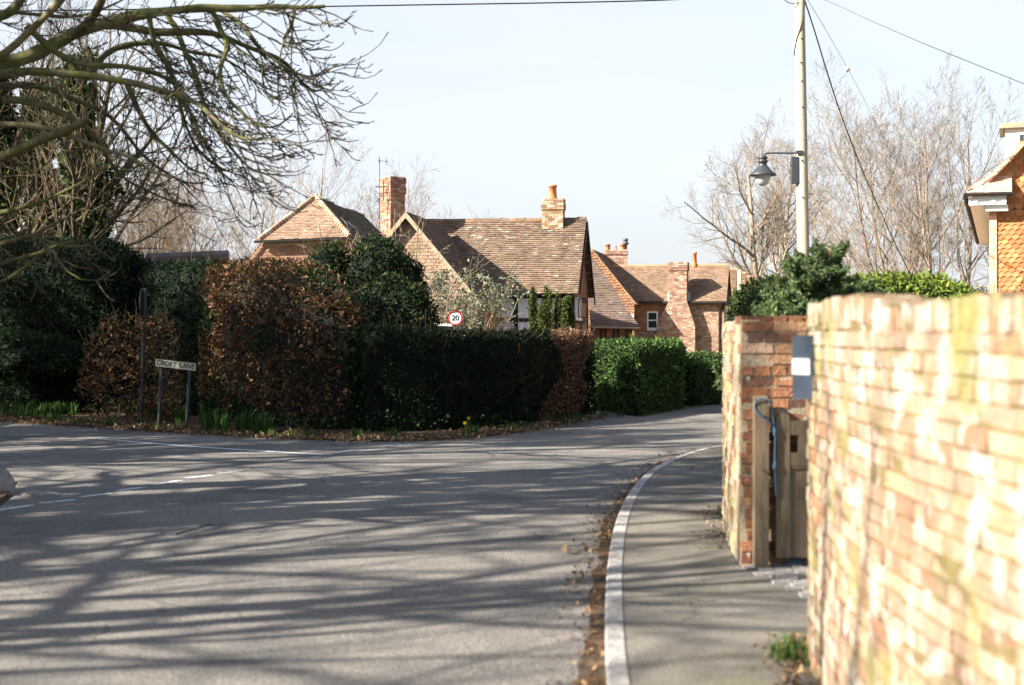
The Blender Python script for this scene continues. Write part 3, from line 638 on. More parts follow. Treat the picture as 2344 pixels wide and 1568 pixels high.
for k in range(26):
    c = A(1.93, 9.68, .07); d = A(r.normal(0, .05), r.normal(0, .03), abs(r.normal(0, .04))); b.tubes([c, c + d * .6 + A(0, 0, .02), c + d * 1.3], [.004, .004, .003], 3, (.08, .25, .45))
tag(b.build("rope_tangle", M['rope']), "frayed tangle of blue twine lying under the gate", "rope")
b = MB(); r = np.random.default_rng(9); y = 7.75
while y < 9.85:
    x = 1.50 + (9.7 - y) * .02 + .13 - (.07 if int(y * 10) % 2 else 0) + max(0, 9.5 - y) * .16
    while x < 2.9: w = r.uniform(.09, .14); b.obox((x, y, .04), (w - .012, 0, 0), (0, .1, 0), (0, 0, .026 + r.random() * .008), np.array([(.18, .17, .16), (.13, .125, .12), (.22, .205, .19)])[r.integers(0, 3)], .004); x += w
    y += .112
tag(b.build("cobbled_path", M['sett']), "patch of granite setts laid in the gateway between the walls", None, None, "structure")
# ------------------------------------------------------------------ houses
RT = [(.17, .10, .062), (.20, .115, .068), (.14, .088, .06), (.225, .13, .075), (.185, .125, .09), (.135, .09, .07)]
RT1 = [(.155, .105, .072), (.18, .115, .075), (.135, .096, .07), (.20, .125, .075), (.15, .115, .09), (.38, .34, .28)]
OT = [(.30, .145, .075), (.33, .17, .09), (.26, .12, .065), (.36, .21, .12), (.32, .20, .13)]
PT = [(.30, .195, .14), (.33, .225, .165), (.27, .165, .11), (.36, .26, .19)]
HB = [(.28, .175, .12), (.32, .21, .15), (.235, .14, .10), (.36, .275, .205), (.20, .115, .085)]
def frame(o, deg):
    a = math.radians(deg); o = np.array(o, float); e1, e2 = A(math.cos(a), -math.sin(a), 0), A(math.sin(a), math.cos(a), 0)
    return (lambda u, v, z: o + e1 * u + e2 * v + A(0, 0, z)), e1, e2
UP = A(0, 0, 1)
def tiles(b, poly, pal, seed, rowh=.10, colw=.165, lift=.022, sag=.0, **k): clad(b, poly, UP, rowh, colw, .008, lift, pal, seed, True, sag=sag, back=(.12, .08, .055), **k)
def bricks(b, poly, pal, seed, **k): clad(b, poly, UP, .075, .225, .011, .006, pal, seed, False, **k)
def stack(name, parent, c, w, d, z0, z1, rot, pal, seed, bands=(.25,), mat_=None):
    """a brick chimney shaft with oversailing courses, courses laid all round"""
    a = math.radians(rot); e1, e2 = A(math.cos(a), math.sin(a), 0), A(-math.sin(a), math.cos(a), 0); c = A(c[0], c[1], 0); b = MB(); r = np.random.default_rng(seed); pal = np.array(pal)
    b.obox(c - e1 * w / 2 * .97 - e2 * d / 2 * .97 + A(0, 0, z0), e1 * w * .97, e2 * d * .97, A(0, 0, z1 - z0 - .01), (.35, .3, .24))
    z, k = z0, 0
    while z < z1 - .01:
        ex = 0
        for bd in bands:
            if abs(z1 - bd - z) < .11: ex = .035
            elif z > z1 - bd and bd == bands[0]: ex = .02
        for (ax, ay, la, lb) in ((e1, e2, w, d), (e2, -e1, d, w), (-e1, -e2, w, d), (-e2, e1, d, w)):
            o = c - ax * (la / 2 + ex) - ay * (lb / 2 + ex); x = 0.0; L = la + 2 * ex; first = True
            while x < L - .02:
                wd = .11 if (first and k % 2) else .22; first = False; x1 = min(x + wd, L)
                b.obox(o + ax * (x + .005) - ay * .004 * r.random() + A(0, 0, z + .004), ax * (x1 - x - .01), ay * .05, A(0, 0, .067), np.clip(pal[r.integers(0, len(pal))] * math.exp(r.normal(0, .14)), 0, .9)); x = x1
        z += .075; k += 1
    for (lo) in (0,): b.obox(c - e1 * (w / 2 + .02) - e2 * (d / 2 + .02) + A(0, 0, z1 - .012), e1 * (w + .04), e2 * (d + .04), A(0, 0, .03), (.4, .36, .28))
    return b.build(name, mat_ or M['brick'], parent)
def potpart(parent, c, h, r0, r1, name="chimney_pot", m=None):
    b = MB(); b.lathe([(r0, 0), (r0 * .95, h * .15), (r1, h * .85), (r1 * 1.18, h * .86), (r1 * 1.18, h), (r1 * .8, h), (r1 * .75, h * .6)], c, 16, (.46, .17, .07)); return b.build(name, m or M['pot'], parent, True)

# ---- timber-framed cottage: long range, cross wing and lean-to
c0 = P(1323, 672, 46.0); L, e1, e2 = frame((c0[0], c0[1], 0), 8.7)
ez, rz, run = c0[2], P(1342, 502, 48.6)[2], 2.7
t = thing("timber_cottage", "old cottage with a long tiled roof, black timber frame and white plaster panels", "cottage", L(-3, 1, 0))
b = MB(); sagd = .05
tiles(b, [L(-6.3, 0, ez), L(0, 0, ez), L(0, run, rz), L(-6.3, run, rz)], RT1, 51, rowh=.1, lift=.038, sag=.05, wts=[.22, .22, .2, .15, .18, .03])
tiles(b, [L(-6.3, 2 * run, ez), L(0, 2 * run, ez), L(0, run + .01, rz), L(-6.3, run + .01, rz)], RT1, 52)
r = np.random.default_rng(53)
for i in range(21):                                             # ridge tiles
    u = -6.3 + i * .3; ro = b.n; b.tubes([L(u, run, rz - .02 + r.normal(0, .01)), L(u + .31, run, rz - .02 + r.normal(0, .01))], [.10, .10], 8, np.array(RT1)[r.integers(0, 5)], True)
roof = b.build("roof", M['tile'], t)
ch = stack("chimney", roof, (P(1267, 480, 48.7)[0], 48.75), .72, .55, rz - .35, P(1267, 457, 48.7)[2], -8.7, [(.27, .18, .11), (.33, .26, .17), (.23, .135, .085), (.38, .33, .24)], 54, bands=(.30,))
# pot sits on the chimney
pc = P(1265, 455, 48.7); potpart(roof, pc, P(1265, 424, 48.7)[2] - pc[2], .155, .125)
b = MB()   # gable barge boards on the right end, in shade
for (va, za, vb, zb) in ((-.05, ez - .1, run, rz - .06), (2 * run + .05, ez - .1, run, rz - .06)):
    b = MB(); p0, p1 = L(.02, va, za), L(.02, vb, zb); b.obox(p0, p1 - p0, e1 * .04, A(0, 0, -.2), (.02, .018, .015)); b.build("bargeboard", M['black'], t)
b = MB(); wz = ez + .02
b.add([L(-6.2, .4, 0), L(-.22, .4, 0), L(-.22, .4, wz + .3), L(-6.2, .4, wz + .3)], [0, 1, 2, 3], (.75, .75, .75)); b.build("plaster_front", M['plaster'], t)
b = MB(); bricks(b, [L(-.22, .4, 0), L(-.22, 5.0, 0), L(-.22, 5.0, ez), L(-.22, .4, ez)], [(.30, .17, .11), (.36, .24, .16), (.26, .14, .10)], 55, back=(.3, .28, .25))
b.build("gable_brickwork", M['brick'], t)
b = MB(); clad(b, [L(-.2, .1, ez - .05), L(-.2, 2 * run - .1, ez - .05), L(-.2, run, rz - .15)], UP, .1, .165, .008, .018, [(.28, .14, .09), (.24, .12, .08)], 56, True, back=(.1, .07, .05)); b.build("gable_tiles", M['tile'], t)
b = MB()
for u in (-6.2, -3.05, -2.18, -.36): b.obox(L(u, .36, 0), e1 * .16, e2 * .06, A(0, 0, ez - .12), (.02, .018, .015), .008)
for u0, u1, z in ((-6.0, -.2, ez - .14), (-6.04, -3.05, 2.0), (-2.02, -.36, 1.98), (-2.89, -2.18, 2.0)): b.obox(L(u0, .365, z), e1 * (u1 - u0), e2 * .05, A(0, 0, .12), (.02, .018, .015), .006)
for v in (.42, 2.6, 4.9): b.obox(L(-.2, v, 0), e1 * .04, e2 * .16, A(0, 0, ez - .1), (.02, .018, .015))
for z in (1.95, ez - .2): b.obox(L(-.199, .58, z), e1 * .042, e2 * 4.3, A(0, 0, .16), (.02, .018, .015))
b.build("timber_frame", M['black'], t)
wf = MB(); w0 = L(-.16, .5, 2.08)
for vv, hh in ((0, .05), (.62, .05), (1.2, .06)): wf.obox(w0 + e2 * vv, e1 * .09, e2 * hh, A(0, 0, .72), (.8, .8, .8))
for z in (0, .66): wf.obox(w0 + A(0, 0, z) + e2 * .05 + e1 * .01, e1 * .07, e2 * 1.15, A(0, 0, .06), (.8, .8, .8))
wf.obox(w0 + A(0, 0, -.05) - e2 * .03, e1 * .13, e2 * 1.3, A(0, 0, .05), (.8, .8, .8)); win = wf.build("casement_window", M['white'], t)
g = MB(); g.obox(w0 + e2 * .06 + A(0, 0, .06), e1 * .02, e2 * 1.12, A(0, 0, .6), (.03, .03, .04)); g.build("pane", M['glass'], win)
o0 = L(-.06, .58, 2.12); dr = (e1 * .82 + e2 * .57); cs = MB()   # casement standing open
for k in (0, .29): cs.obox(o0 + dr * k, dr * .03, e2 * .03, A(0, 0, .64), (.05, .06, .06))
for z in (0, .61): cs.obox(o0 + A(0, 0, z) + dr * .03, dr * .26, e2 * .03, A(0, 0, .03), (.05, .06, .06))
cs.build("open_casement", M['black'], win)
# cross wing with pale barge boards
ax = P(931, 489, 43.4); Lw, f1, f2 = frame((ax[0], ax[1], 0), 8.7); az_, sl = ax[2], 1.19
hw = 2.35; lz = az_ - hw * sl
b = MB(); dp = 5.2
tiles(b, [Lw(hw, -.12, lz), Lw(hw, dp, lz), Lw(0, dp, az_), Lw(0, -.12, az_)], [(.16, .11, .085), (.20, .13, .09), (.13, .10, .085)], 61, lift=.026, sag=.04)
tiles(b, [Lw(-hw, -.12, lz), Lw(-hw, dp, lz), Lw(0, dp, az_ + .005), Lw(0, -.12, az_ + .005)], RT, 62, lift=.026)
b.build("cross_wing_roof", M['tile'], t)
b = MB(); clad(b, [Lw(-hw + .2, .1, 0), Lw(hw - .2, .1, 0), Lw(hw - .2, .1, lz), Lw(0, .1, az_ - .12), Lw(-hw + .2, .1, lz)], UP, .105, .17, .01, .02, PT, 63, True, back=(.2, .13, .09)); b.build("cross_wing_wall", M['tile'], t)
b = MB(); b.add([Lw(hw - .2, .1, 0), Lw(hw - .2, dp, 0), Lw(hw - .2, dp, lz + .1), Lw(hw - .2, .1, lz + .1)], [0, 1, 2, 3], (.28, .16, .10)); b.build("cross_wing_side", M['brick'], t)
b = MB(); b.add([Lw(-hw + .2, .1, 0), Lw(-hw + .2, dp, 0), Lw(-hw + .2, dp, lz + .1), Lw(-hw + .2, .1, lz + .1)], [0, 1, 2, 3], (.28, .16, .10)); b.build("cross_wing_side", M['brick'], t)
for s_ in (-1, 1): b = MB(); p0, p1 = Lw(0, -.17, az_ + .05), Lw(s_ * hw, -.17, lz + .05); b.obox(p0, p1 - p0, f2 * .05, A(0, 0, -.19), (.5, .4, .27)); b.build("pale_bargeboard", M['barge'], t)
# big old chimney of two joined shafts
cc = P(900, 440, 48.5)
stk = stack("chimney", t, (cc[0] - .02, 48.4), .58, .58, 3.6, P(884, 407, 48.4)[2], 45 - 4, [(.26, .145, .095), (.30, .18, .12), (.21, .115, .08), (.34, .24, .17)], 64, bands=(.42, .0))
stack("chimney", t, (cc[0] + .06, 48.78), .46, .46, 3.6, P(915, 412, 48.7)[2] - .02, 45 - 4, [(.30, .15, .10), (.26, .13, .09)], 65, bands=(.42, .0))
b = MB(); o_ = cc + A(-.30, -.56, 0)
def ib(p, q): b.obox(o_ + A(*p), A(q[0] - p[0], q[1] - p[1], q[2] - p[2]), A(.035, 0, 0) if abs(q[2] - p[2]) > .05 else A(0, 0, .035), A(0, .03, 0), (.03, .03, .03))
ib((.0, 0, -.35), (.0, 0, .35)); ib((-.26, .05, .12), (.18, .05, .12)); ib((-.26, 0, -.02), (-.06, 0, -.2)); ib((-.06, 0, -.2), (0, 0, -.2)); ib((-.24, 0, -.38), (-.06, 0, -.22))
b.build("iron_cramp", M['metal'], t)
# lean-to with a dark catslide roof behind the gable
b = MB(); tp = [A(2.85, 51.4, 1.86), A(4.62, 51.9, 1.82), A(3.05, 54.6, 4.6), A(2.75, 54.6, 4.6)]
tiles(b, tp, [(.17, .12, .10), (.20, .14, .11), (.14, .11, .10)], 66, lift=.024); b.build("lean_to_roof", M['tile'], t)
b = MB(); bricks(b, [A(2.85, 51.7, 0), A(4.4, 52.1, 0), A(4.4, 52.1, 1.9), A(2.85, 51.7, 1.9)], [(.30, .14, .08), (.24, .11, .07)], 67, back=(.16, .12, .09)); b.build("lean_to_wall", M['brick'], t)
b = MB()
for k in range(7): b.obox(A(2.95 + k * .235, 51.66 + k * .06, 0), (.06, .015, 0), (0, .03, 0), (.05 if k % 2 else -.04, 0, 1.85), (.03, .02, .02))
b.build("lean_to_studs", M['black'], t)
b = MB(); b.tubes([A(2.8, 51.33, 1.83), A(4.66, 51.83, 1.79)], [.045, .045], 8, (.25, .22, .16), True); b.build("gutter", M['barge'], t)
b = MB(); ap = P(869, 520, 48.0); top = P(869, 364, 48.0); b.tubes([A(*ap), A(*top)], [.014, .012], 5, (.3, .3, .3))
for dx, dz in ((-.02, -.02), (.22, -.06)): b.tubes([A(*top) + A(dx, 0, dz - .12), A(*top) + A(dx, 0, dz + .1)], [.01, .01], 4, (.3, .2, .2))
b.tubes([A(*top) + A(-.05, 0, -.05), A(*top) + A(.3, 0, -.09)], [.01, .01], 4, (.3, .3, .3)); tag(b.build("tv_aerial", M['signgrey']), "slender television aerial mast strapped beside the tall twin chimney", "aerial")

# ---- barn with half-hipped end
Y0 = 50.0; hl, hr, ap = P(601, 549, Y0), P(797, 541, Y0), P(722, 450, Y0 + 2.0)
t = thing("tiled_barn", "half hipped tiled building rising behind the brown beech hedge", "barn", ((hl[0] + hr[0]) / 2, Y0, 0))
rd = A(1.05, 7.0, -.12); bk = ap + rd
gl = hl + ((hl - ap) + rd * 2 / 7) * .9; gr = hr + ((hr - ap) + rd * 2 / 7) * .9
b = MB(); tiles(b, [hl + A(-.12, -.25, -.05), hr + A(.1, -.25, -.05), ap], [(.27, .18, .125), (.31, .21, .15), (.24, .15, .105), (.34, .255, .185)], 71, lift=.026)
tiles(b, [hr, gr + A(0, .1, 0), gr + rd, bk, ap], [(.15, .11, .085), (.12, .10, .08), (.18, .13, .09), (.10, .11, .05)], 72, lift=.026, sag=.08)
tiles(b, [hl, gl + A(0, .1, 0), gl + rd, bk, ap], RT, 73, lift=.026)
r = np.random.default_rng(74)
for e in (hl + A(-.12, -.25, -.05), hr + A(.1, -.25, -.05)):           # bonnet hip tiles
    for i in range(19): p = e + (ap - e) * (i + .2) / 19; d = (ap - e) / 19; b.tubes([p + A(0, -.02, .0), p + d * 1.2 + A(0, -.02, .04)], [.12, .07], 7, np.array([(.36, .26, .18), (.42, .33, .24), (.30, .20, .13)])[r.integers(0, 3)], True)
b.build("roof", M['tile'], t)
b = MB(); clad(b, [gl + A(.05, .02, -2.0), gr + A(-.05, .02, -2.0), gr + A(-.03, .02, 0), hr + A(-.02, .02, -.05), hl + A(.02, .02, -.05), gl + A(.03, .02, 0)], UP, .105, .17, .01, .02, [(.28, .165, .11), (.32, .195, .13), (.24, .135, .09)], 75, True, back=(.2, .12, .08)); b.build("tile_hung_gable", M['tile'], t)
b = MB(); p0, p1 = hl + A(-.25, -.3, -.13), hr + A(.15, -.3, -.11); b.obox(p0, p1 - p0, A(0, .1, 0), A(0, 0, .09), (.03, .025, .02)); b.build("gutter", M['black'], t)
b = MB(); p0, p1 = hl + A(-.12, -.12, -.12), gl + A(-.15, -.12, -.05); b.obox(p0, p1 - p0, A(0, .05, 0), A(.1, 0, .15), (.5, .38, .28)); b.build("verge_board", M['barge'], t); b = MB(); p0, p1 = hr + A(.1, -.12, -.12), gr + A(.1, -.12, 0); b.obox(p0, p1 - p0, A(0, .05, 0), A(-.1, 0, .15), (.5, .38, .28)); b.build("verge_board", M['barge'], t)
b = MB(); p0, p1 = hl + A(.0, -.03, -.24), hr + A(0, -.03, -.22); b.obox(p0, p1 - p0, A(0, .04, 0), A(0, 0, .11), (.5, .4, .27)); b.build("fascia", M['barge'], t)
b = MB(); m_ = (hr + ap) / 2 + A(.35, 1.5, -.10); b.obox(m_ + A(0, 0, 0), A(.55, .9, -.72) * .45, A(.05, .35, 0), A(.03, 0, .04), (.3, .34, .42)); b.build("roof_light", M['lead'], t)
b = MB(); b.box((gl[0] + .5, Y0 + .2, 0), (gr[0] - .5, Y0 + 7, gl[2]), (.3, .2, .15)); b.build("body_wall", M['brick'], t)

# ---- low shed roof beyond the tall hedge
a_, b_ = P(338, 590, 36.0), P(521, 583, 36.0)
t = thing("garden_shed", "low outbuilding whose grey ridge shows over the hedge, left of the beech", "shed", ((a_[0] + b_[0]) / 2, 36, 0))
b = MB(); tiles(b, [a_ + A(0, -1.6, -1.3), b_ + A(0, -1.6, -1.3), b_, a_], [(.18, .13, .11), (.22, .16, .13)], 77); tiles(b, [a_ + A(0, 1.6, -1.3), b_ + A(0, 1.6, -1.3), b_, a_], [(.18, .13, .11)], 78)
b.tubes([a_ + A(0, 0, .0), b_ + A(.02, 0, .0)], [.12, .12], 10, (.20, .17, .17), True); b.build("roof", M['tile'], t)
b = MB(); b.box((a_[0], 34.8, 0), (b_[0] - .1, 37.2, b_[2] - 1.15), (.3, .25, .2)); b.prism([(b_[0] - .15, 34.8, b_[2] - 1.15), (b_[0] - .15, 37.2, b_[2] - 1.15), (b_[0] - .15, 36, b_[2] - .05)], (.05, 0, 0), (.3, .2, .15)); b.build("body_wall", M['brick'], t)

# ---- far brick house with a chimney breast
q0 = A(5.48, 63.0, 0); L, e1, e2 = frame(q0, 12.0); LN = 3.98; ez, rz, run = 2.98, 4.66, 2.2
t = thing("brick_house", "far red brick house with an external chimney breast and ranked gables", "house", L(2, 2, 0))
b = MB()
for k in range(4):
    v0 = k * 4.5; u0 = -3 if k == 0 else 1.5; ue = LN + (0, .12, .34, .5)[k]
    tiles(b, [L(u0, v0, ez), L(ue, v0, ez), L(ue, v0 + run, rz), L(u0, v0 + run, rz)], RT if k else [(.20, .13, .088), (.23, .155, .10), (.17, .115, .08), (.26, .18, .125)], 80 + k, lift=.024)
    tiles(b, [L(u0, v0 + 2 * run, ez), L(ue, v0 + 2 * run, ez), L(ue, v0 + run, rz), L(u0, v0 + run, rz)], RT, 90 + k)
    b.tubes([L(u0, v0 + run, rz), L(ue, v0 + run, rz)], [.09, .09], 7, (.36, .2, .12))
roof = b.build("roof", M['tile'], t)
b = MB(); bricks(b, [L(-.3, .3, 0), L(LN - .12, .3, 0), L(LN - .12, .3, ez), L(-.3, .3, ez)], HB, 101, back=(.40, .31, .22)); b.build("front_wall", M['brick'], t)
b = MB(); bricks(b, [L(LN - .12, .3, 0), L(LN - .12, 2 * run, 0), L(LN - .12, 2 * run, ez), L(LN - .12, .3, ez)], HB, 102, back=(.40, .31, .22))
for k in range(4):
    v0 = k * 4.5; ue = LN + (-.12, .0, .2, .36)[k]
    b.add([L(ue, v0 + .1, ez - .1), L(ue, v0 + 2 * run - .1, ez - .1), L(ue, v0 + run, rz - .1)], [0, 1, 2], (.16, .10, .08))
    if k: b.add([L(ue, v0, 0), L(ue, v0 + 2 * run, 0), L(ue, v0 + 2 * run, ez), L(ue, v0, ez)], [0, 1, 2, 3], (.3, .16, .1)); b.add([L(ue, v0, 0), L(ue - 2, v0, 0), L(ue - 2, v0, ez), L(ue, v0, ez)], [0, 1, 2, 3], (.3, .16, .1))
b.build("gable_wall", M['brick'], t)
b = MB(); clad(b, [L(-.3, .27, ez - 1.25), L(1.45, .27, ez - 1.25), L(1.45, .27, ez - .02), L(-.3, .27, ez - .02)], UP, .1, .165, .008, .018, OT, 103, True, back=(.2, .1, .06)); b.build("tile_hung_front", M['tile'], t)
# chimney breast
u0, u1, pr = 1.50, 2.27, .5; zt = P(1553, 601, 62)[2]
b = MB(); f_ = -pr + .3
def breast(a0, a1, z0, z1, seed): bricks(b, [L(a0, f_, z0), L(a1, f_, z0), L(a1, f_, z1), L(a0, f_, z1)], HB, seed, back=(.40, .31, .22)); bricks(b, [L(a1, f_, z0), L(a1, .3, z0), L(a1, .3, z1), L(a1, f_, z1)], HB, seed + 1, back=(.40, .31, .22)); bricks(b, [L(a0, f_, z0), L(a0, .3, z0), L(a0, .3, z1), L(a0, f_, z1)], HB, seed + 1, back=(.40, .31, .22))
breast(u0 - .55, u1 + .36, 0, 1.9, 110); breast(u0, u1, 3.02, ez + .02, 112)
bricks(b, [L(u0 - .55, f_, 1.9), L(u1 + .36, f_, 1.9), L(u1, f_, 3.02), L(u0, f_, 3.02)], HB, 114, back=(.40, .31, .22))
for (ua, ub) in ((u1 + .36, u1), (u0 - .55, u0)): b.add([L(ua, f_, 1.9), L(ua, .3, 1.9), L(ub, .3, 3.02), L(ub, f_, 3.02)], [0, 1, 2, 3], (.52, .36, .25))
b.build("chimney_breast", M['brick'], t)
cx_ = L((u0 + u1) / 2, f_ + .42, 0); stack("chimney", t, (cx_[0], cx_[1]), u1 - u0, .84, ez + .02, zt, -12, HB, 115, bands=(.28, .0))
b = MB(); b.obox(L(u0 - .1, -.02, ez), e1 * .1, e2 * .7, A(0, 0, .42), (.6, .6, .6)); b.build("lead_flashing", M['lead'], t); b = MB(); b.obox(L(u1, -.02, ez), e1 * .12, e2 * .7, A(0, 0, .42), (.6, .6, .6)); b.build("lead_flashing", M['lead'], t)
b = MB(); b.obox(L(-.3, -.08, ez - .06), e1 * (u0 + .3), e2 * .1, A(0, 0, .09), (.03, .025, .02)); b.build("gutter", M['black'], t); b = MB(); b.obox(L(u1, -.08, ez - .06), e1 * (LN + .05 - u1), e2 * .1, A(0, 0, .09), (.03, .025, .02)); b.build("gutter", M['black'], t); b = MB(); b.obox(L(LN, .02, ez - .06), e1 * .1, e2 * 8, A(0, 0, .09), (.03, .025, .02)); b.build("gutter", M['black'], t)
b = MB(); b.tubes([L(LN - .32, .26, 0), L(LN - .32, .26, ez - .4), L(LN - .2, .24, ez - .3), L(LN - .1, .0, ez - .06)], np.full(4, .045), 8, (.03, .03, .03)); b.build("downpipe", M['black'], t)
def win(uc, z0, w, h, v=.24, name="sash_window"):
    m_ = MB(); fr = .06
    m_.obox(L(uc - w / 2 - fr, v, z0 - fr * 2.2), e1 * (w + 2 * fr), e2 * .07, A(0, 0, fr * 2.2), (.8, .8, .8)); m_.obox(L(uc - w / 2 - fr, v, z0 + h), e1 * (w + 2 * fr), e2 * .05, A(0, 0, fr), (.8, .8, .8))
    for s_ in (uc - w / 2 - fr, uc + w / 2): m_.obox(L(s_, v, z0), e1 * fr, e2 * .05, A(0, 0, h), (.8, .8, .8))
    m_.obox(L(uc - w / 2, v + .01, z0 + h * .45), e1 * w, e2 * .04, A(0, 0, .06), (.8, .8, .8)); o = m_.build(name, M['white'], t)
    g = MB(); g.obox(L(uc - w / 2, v + .03, z0), e1 * w, e2 * .015, A(0, 0, h), (.03, .03, .04)); g.build("pane", M['glass'], o)
win(.72, P(1493, 750, 62.5)[2], .36, .66, v=.20)
for v_, k in ((1.0, 0), (2.6, 0)):
    m_ = MB(); m_.obox(L(LN - .115, v_, 1.0), e1 * .05, e2 * .9, A(0, 0, 1.75), (.8, .8, .8)); o = m_.build("side_window", M['white'], t)
    g = MB(); g.obox(L(LN - .064, v_ + .14, 1.1), e1 * .006, e2 * .62, A(0, 0, 1.5), (.05, .06, .07)); g.build("pane", M['glass'], o)
for k in (1, 2):
    m_ = MB(); ue = LN + (0, .0, .2)[k]; m_.obox(L(ue - .02, k * 4.5 - .03, 1.0), e1 * .06, e2 * 1.4, A(0, 0, 1.6), (.8, .8, .8)); m_.build("side_window", M['white'], t)
# orange tile-hung wing on the left, gable towards the lane
wv = [P(1452, 692, 61.5), P(1354, 572, 61.5)]; wr, wa = wv; wl2 = A(2 * wa[0] - wr[0], wr[1], wr[2])
b = MB(); clad(b, [A(wl2[0], 61.5, 0), A(wr[0], 61.5, 0), wr, wa, wl2], UP, .115, .17, .012, .03, OT, 120, True, back=(.25, .12, .06)); b.build("orange_tiled_gable", M['tile'], t)
b = MB(); dv = A(1.0, 5.0, 0); tiles(b, [wr + A(.1, -.1, -.1), wr + dv + A(.1, 0, -.1), wa + dv, wa + A(0, -.1, .03)], [(.18, .12, .09), (.21, .14, .10)], 121); tiles(b, [wl2, wl2 + dv, wa + dv, wa], RT, 122); b.build("wing_roof", M['tile'], t)
b = MB(); p0, p1 = wr + A(.06, -.08, -.1), wa + A(0, -.08, .02); b.obox(p0, p1 - p0, A(0, .06, 0), A(0, 0, .07), (.6, .36, .2)); b.build("verge", M['tile'], t)
m_ = MB(); m_.obox(P(1437, 752, 61.4), A(.26, 0, 0), A(0, .06, 0), A(0, 0, .62), (.8, .8, .8)); m_.build("wing_window", M['white'], t)
cc = P(1411, 600, 66); st2 = stack("chimney", t, (cc[0], 66.3), 1.05, .6, 3.6, P(1411, 572, 66)[2], -5, HB, 123, bands=(.12,))
for px, h, r_ in ((1391, .26, .13), (1410, .2, .04), (1425, .26, .13)): p = P(px, 572, 66.1); potpart(t, p, h, r_, r_ * .9)
p = P(1432, 572, 66.1); b = MB(); b.lathe([(.07, 0), (.07, .22), (.14, .26), (.15, .34), (.06, .38), (.12, .42), (.13, .50), (.04, .54)], p, 12, (.05, .05, .05)); b.build("cowl", M['metal'], t, True)
p = P(1590, 606, 64.6); potpart(t, p - A(0, 0, .1), P(1590, 577, 64.6)[2] - p[2] + .1, .11, .09)

# ---- house at the right edge: tile-hung gable, bellcast eaves, dormer
q0 = P(2265, 760, 34.0); L, e1, e2 = frame((q0[0], q0[1], 0), 19.0)
t = thing("tile_hung_house", "house with orange scalloped wall tiles and white eaves at the right edge", "house", L(2, 2, 0))
ORG = [(.38, .15, .06), (.42, .175, .07), (.34, .13, .05), (.41, .20, .085)]
def scallops(b, u0, u1, z0, z1, rh, cw, kind, seed, clip):
    r = np.random.default_rng(seed); rows = int((z1 - z0) / rh)
    b.add([L(u0, .03, z0 - .1), L(u1, .03, z0 - .1), L(u1, .03, z1), L(u0, .03, z1)] if not clip else [L(u0, .03, z0 - .1), L(u1, .03, z0 - .1), L(u1, .03, z1), L(2.9, .03, z1), L(.9, .03, z0 + 1.3), L(u0, .03, z0 + .55)], list(range(4 if not clip else 6)), (.16, .07, .03))
    for i in range(rows):
        z = z0 + i * rh; x = u0 + (cw / 2 if i % 2 else 0) - cw
        while x < u1:
            if not clip or x + cw / 2 > clip(z):
                xa, xb = max(x + .004, u0), min(x + cw - .004, u1)
                if xb - xa > .05:
                    lf = .034 * r.uniform(.8, 1.2); n = 7 if kind == 'round' else 5; arc = []
                    for k in range(n):
                        f = k / (n - 1); xx = xa + (xb - xa) * f
                        zz = z - (rh * .42 * math.sqrt(max(0, 1 - (2 * f - 1) ** 2)) if kind == 'round' else rh * .5 * (1 - abs(2 * f - 1)) if k % 2 == 0 else rh * .12)
                        arc.append((xx, zz))
                    top = [(xb, z + rh * 1.05), (xa, z + rh * 1.05)]; c = np.array(ORG)[r.integers(0, 4)] * math.exp(r.normal(0, .08))
                    fr = [L(a, .03 - lf, zz) for a, zz in arc] + [L(a, .022, zz) for a, zz in top]; b.add(fr, [list(range(len(fr)))], c)
                    bk = [L(a, .03, zz) for a, zz in arc]; ed = fr[:n] + bk; b.add(ed, [[k + 1, k, n + k, n + k + 1] for k in range(n - 1)], c * .9)
            x += cw
gz = 4.62
b = MB(); scallops(b, .17, 4.2, .3, gz, .112, .165, 'arrow', 130, None); scallops(b, .17, 4.2, gz, gz + 4.2, .13, .20, 'round', 131, lambda z: (z - gz - .55) / 1.45 + .05); b.build("tile_hung_wall", M['tile'], t)
b = MB(); bricks(b, [L(0, -.03, 0), L(.165, -.03, 0), L(.165, -.03, gz), L(0, -.03, gz)], [(.56, .27, .16), (.62, .36, .24)], 132, back=(.62, .52, .42)); b.obox(L(.0, .06, 0), e1 * .1, e2 * 18, A(0, 0, gz), (.5, .3, .2)); b.build("brick_quoin", M['brick'], t)
prof = [(-.50, 4.98), (-.06, 5.22), (.34, 5.62), (.82, 6.16), (1.6, 7.3), (2.6, 8.75), (3.4, 9.9)]
b = MB()
for (ua, za), (ub, zb) in zip(prof[:-1], prof[1:]):
    tiles(b, [L(ua, -.22, za), L(ua, 19, za), L(ub, 19, zb), L(ub, -.22, zb)], [(.48, .28, .17), (.54, .34, .22)], 133, colw=.3, rowh=.12)
    b.obox(L(ua, -.26, za - .06), L(ub, -.26, zb - .06) - L(ua, -.26, za - .06), e2 * .34, A(0, 0, .09), (.62, .46, .33))
r = np.random.default_rng(134)
for i in range(16):
    f = i / 15 * 2.2; k = min(int(f), 5); (ua, za), (ub, zb) = prof[k], prof[k + 1]; g_ = f - k; p = L(ua + (ub - ua) * g_, -.3, za + (zb - za) * g_ + .03); b.obox(p, e1 * .17 + A(0, 0, .08), e2 * .24, A(-.03, 0, .05), np.array([(.60, .44, .31), (.66, .52, .40), (.52, .34, .22)])[r.integers(0, 3)], .008)
b.build("roof", M['tile'], t)
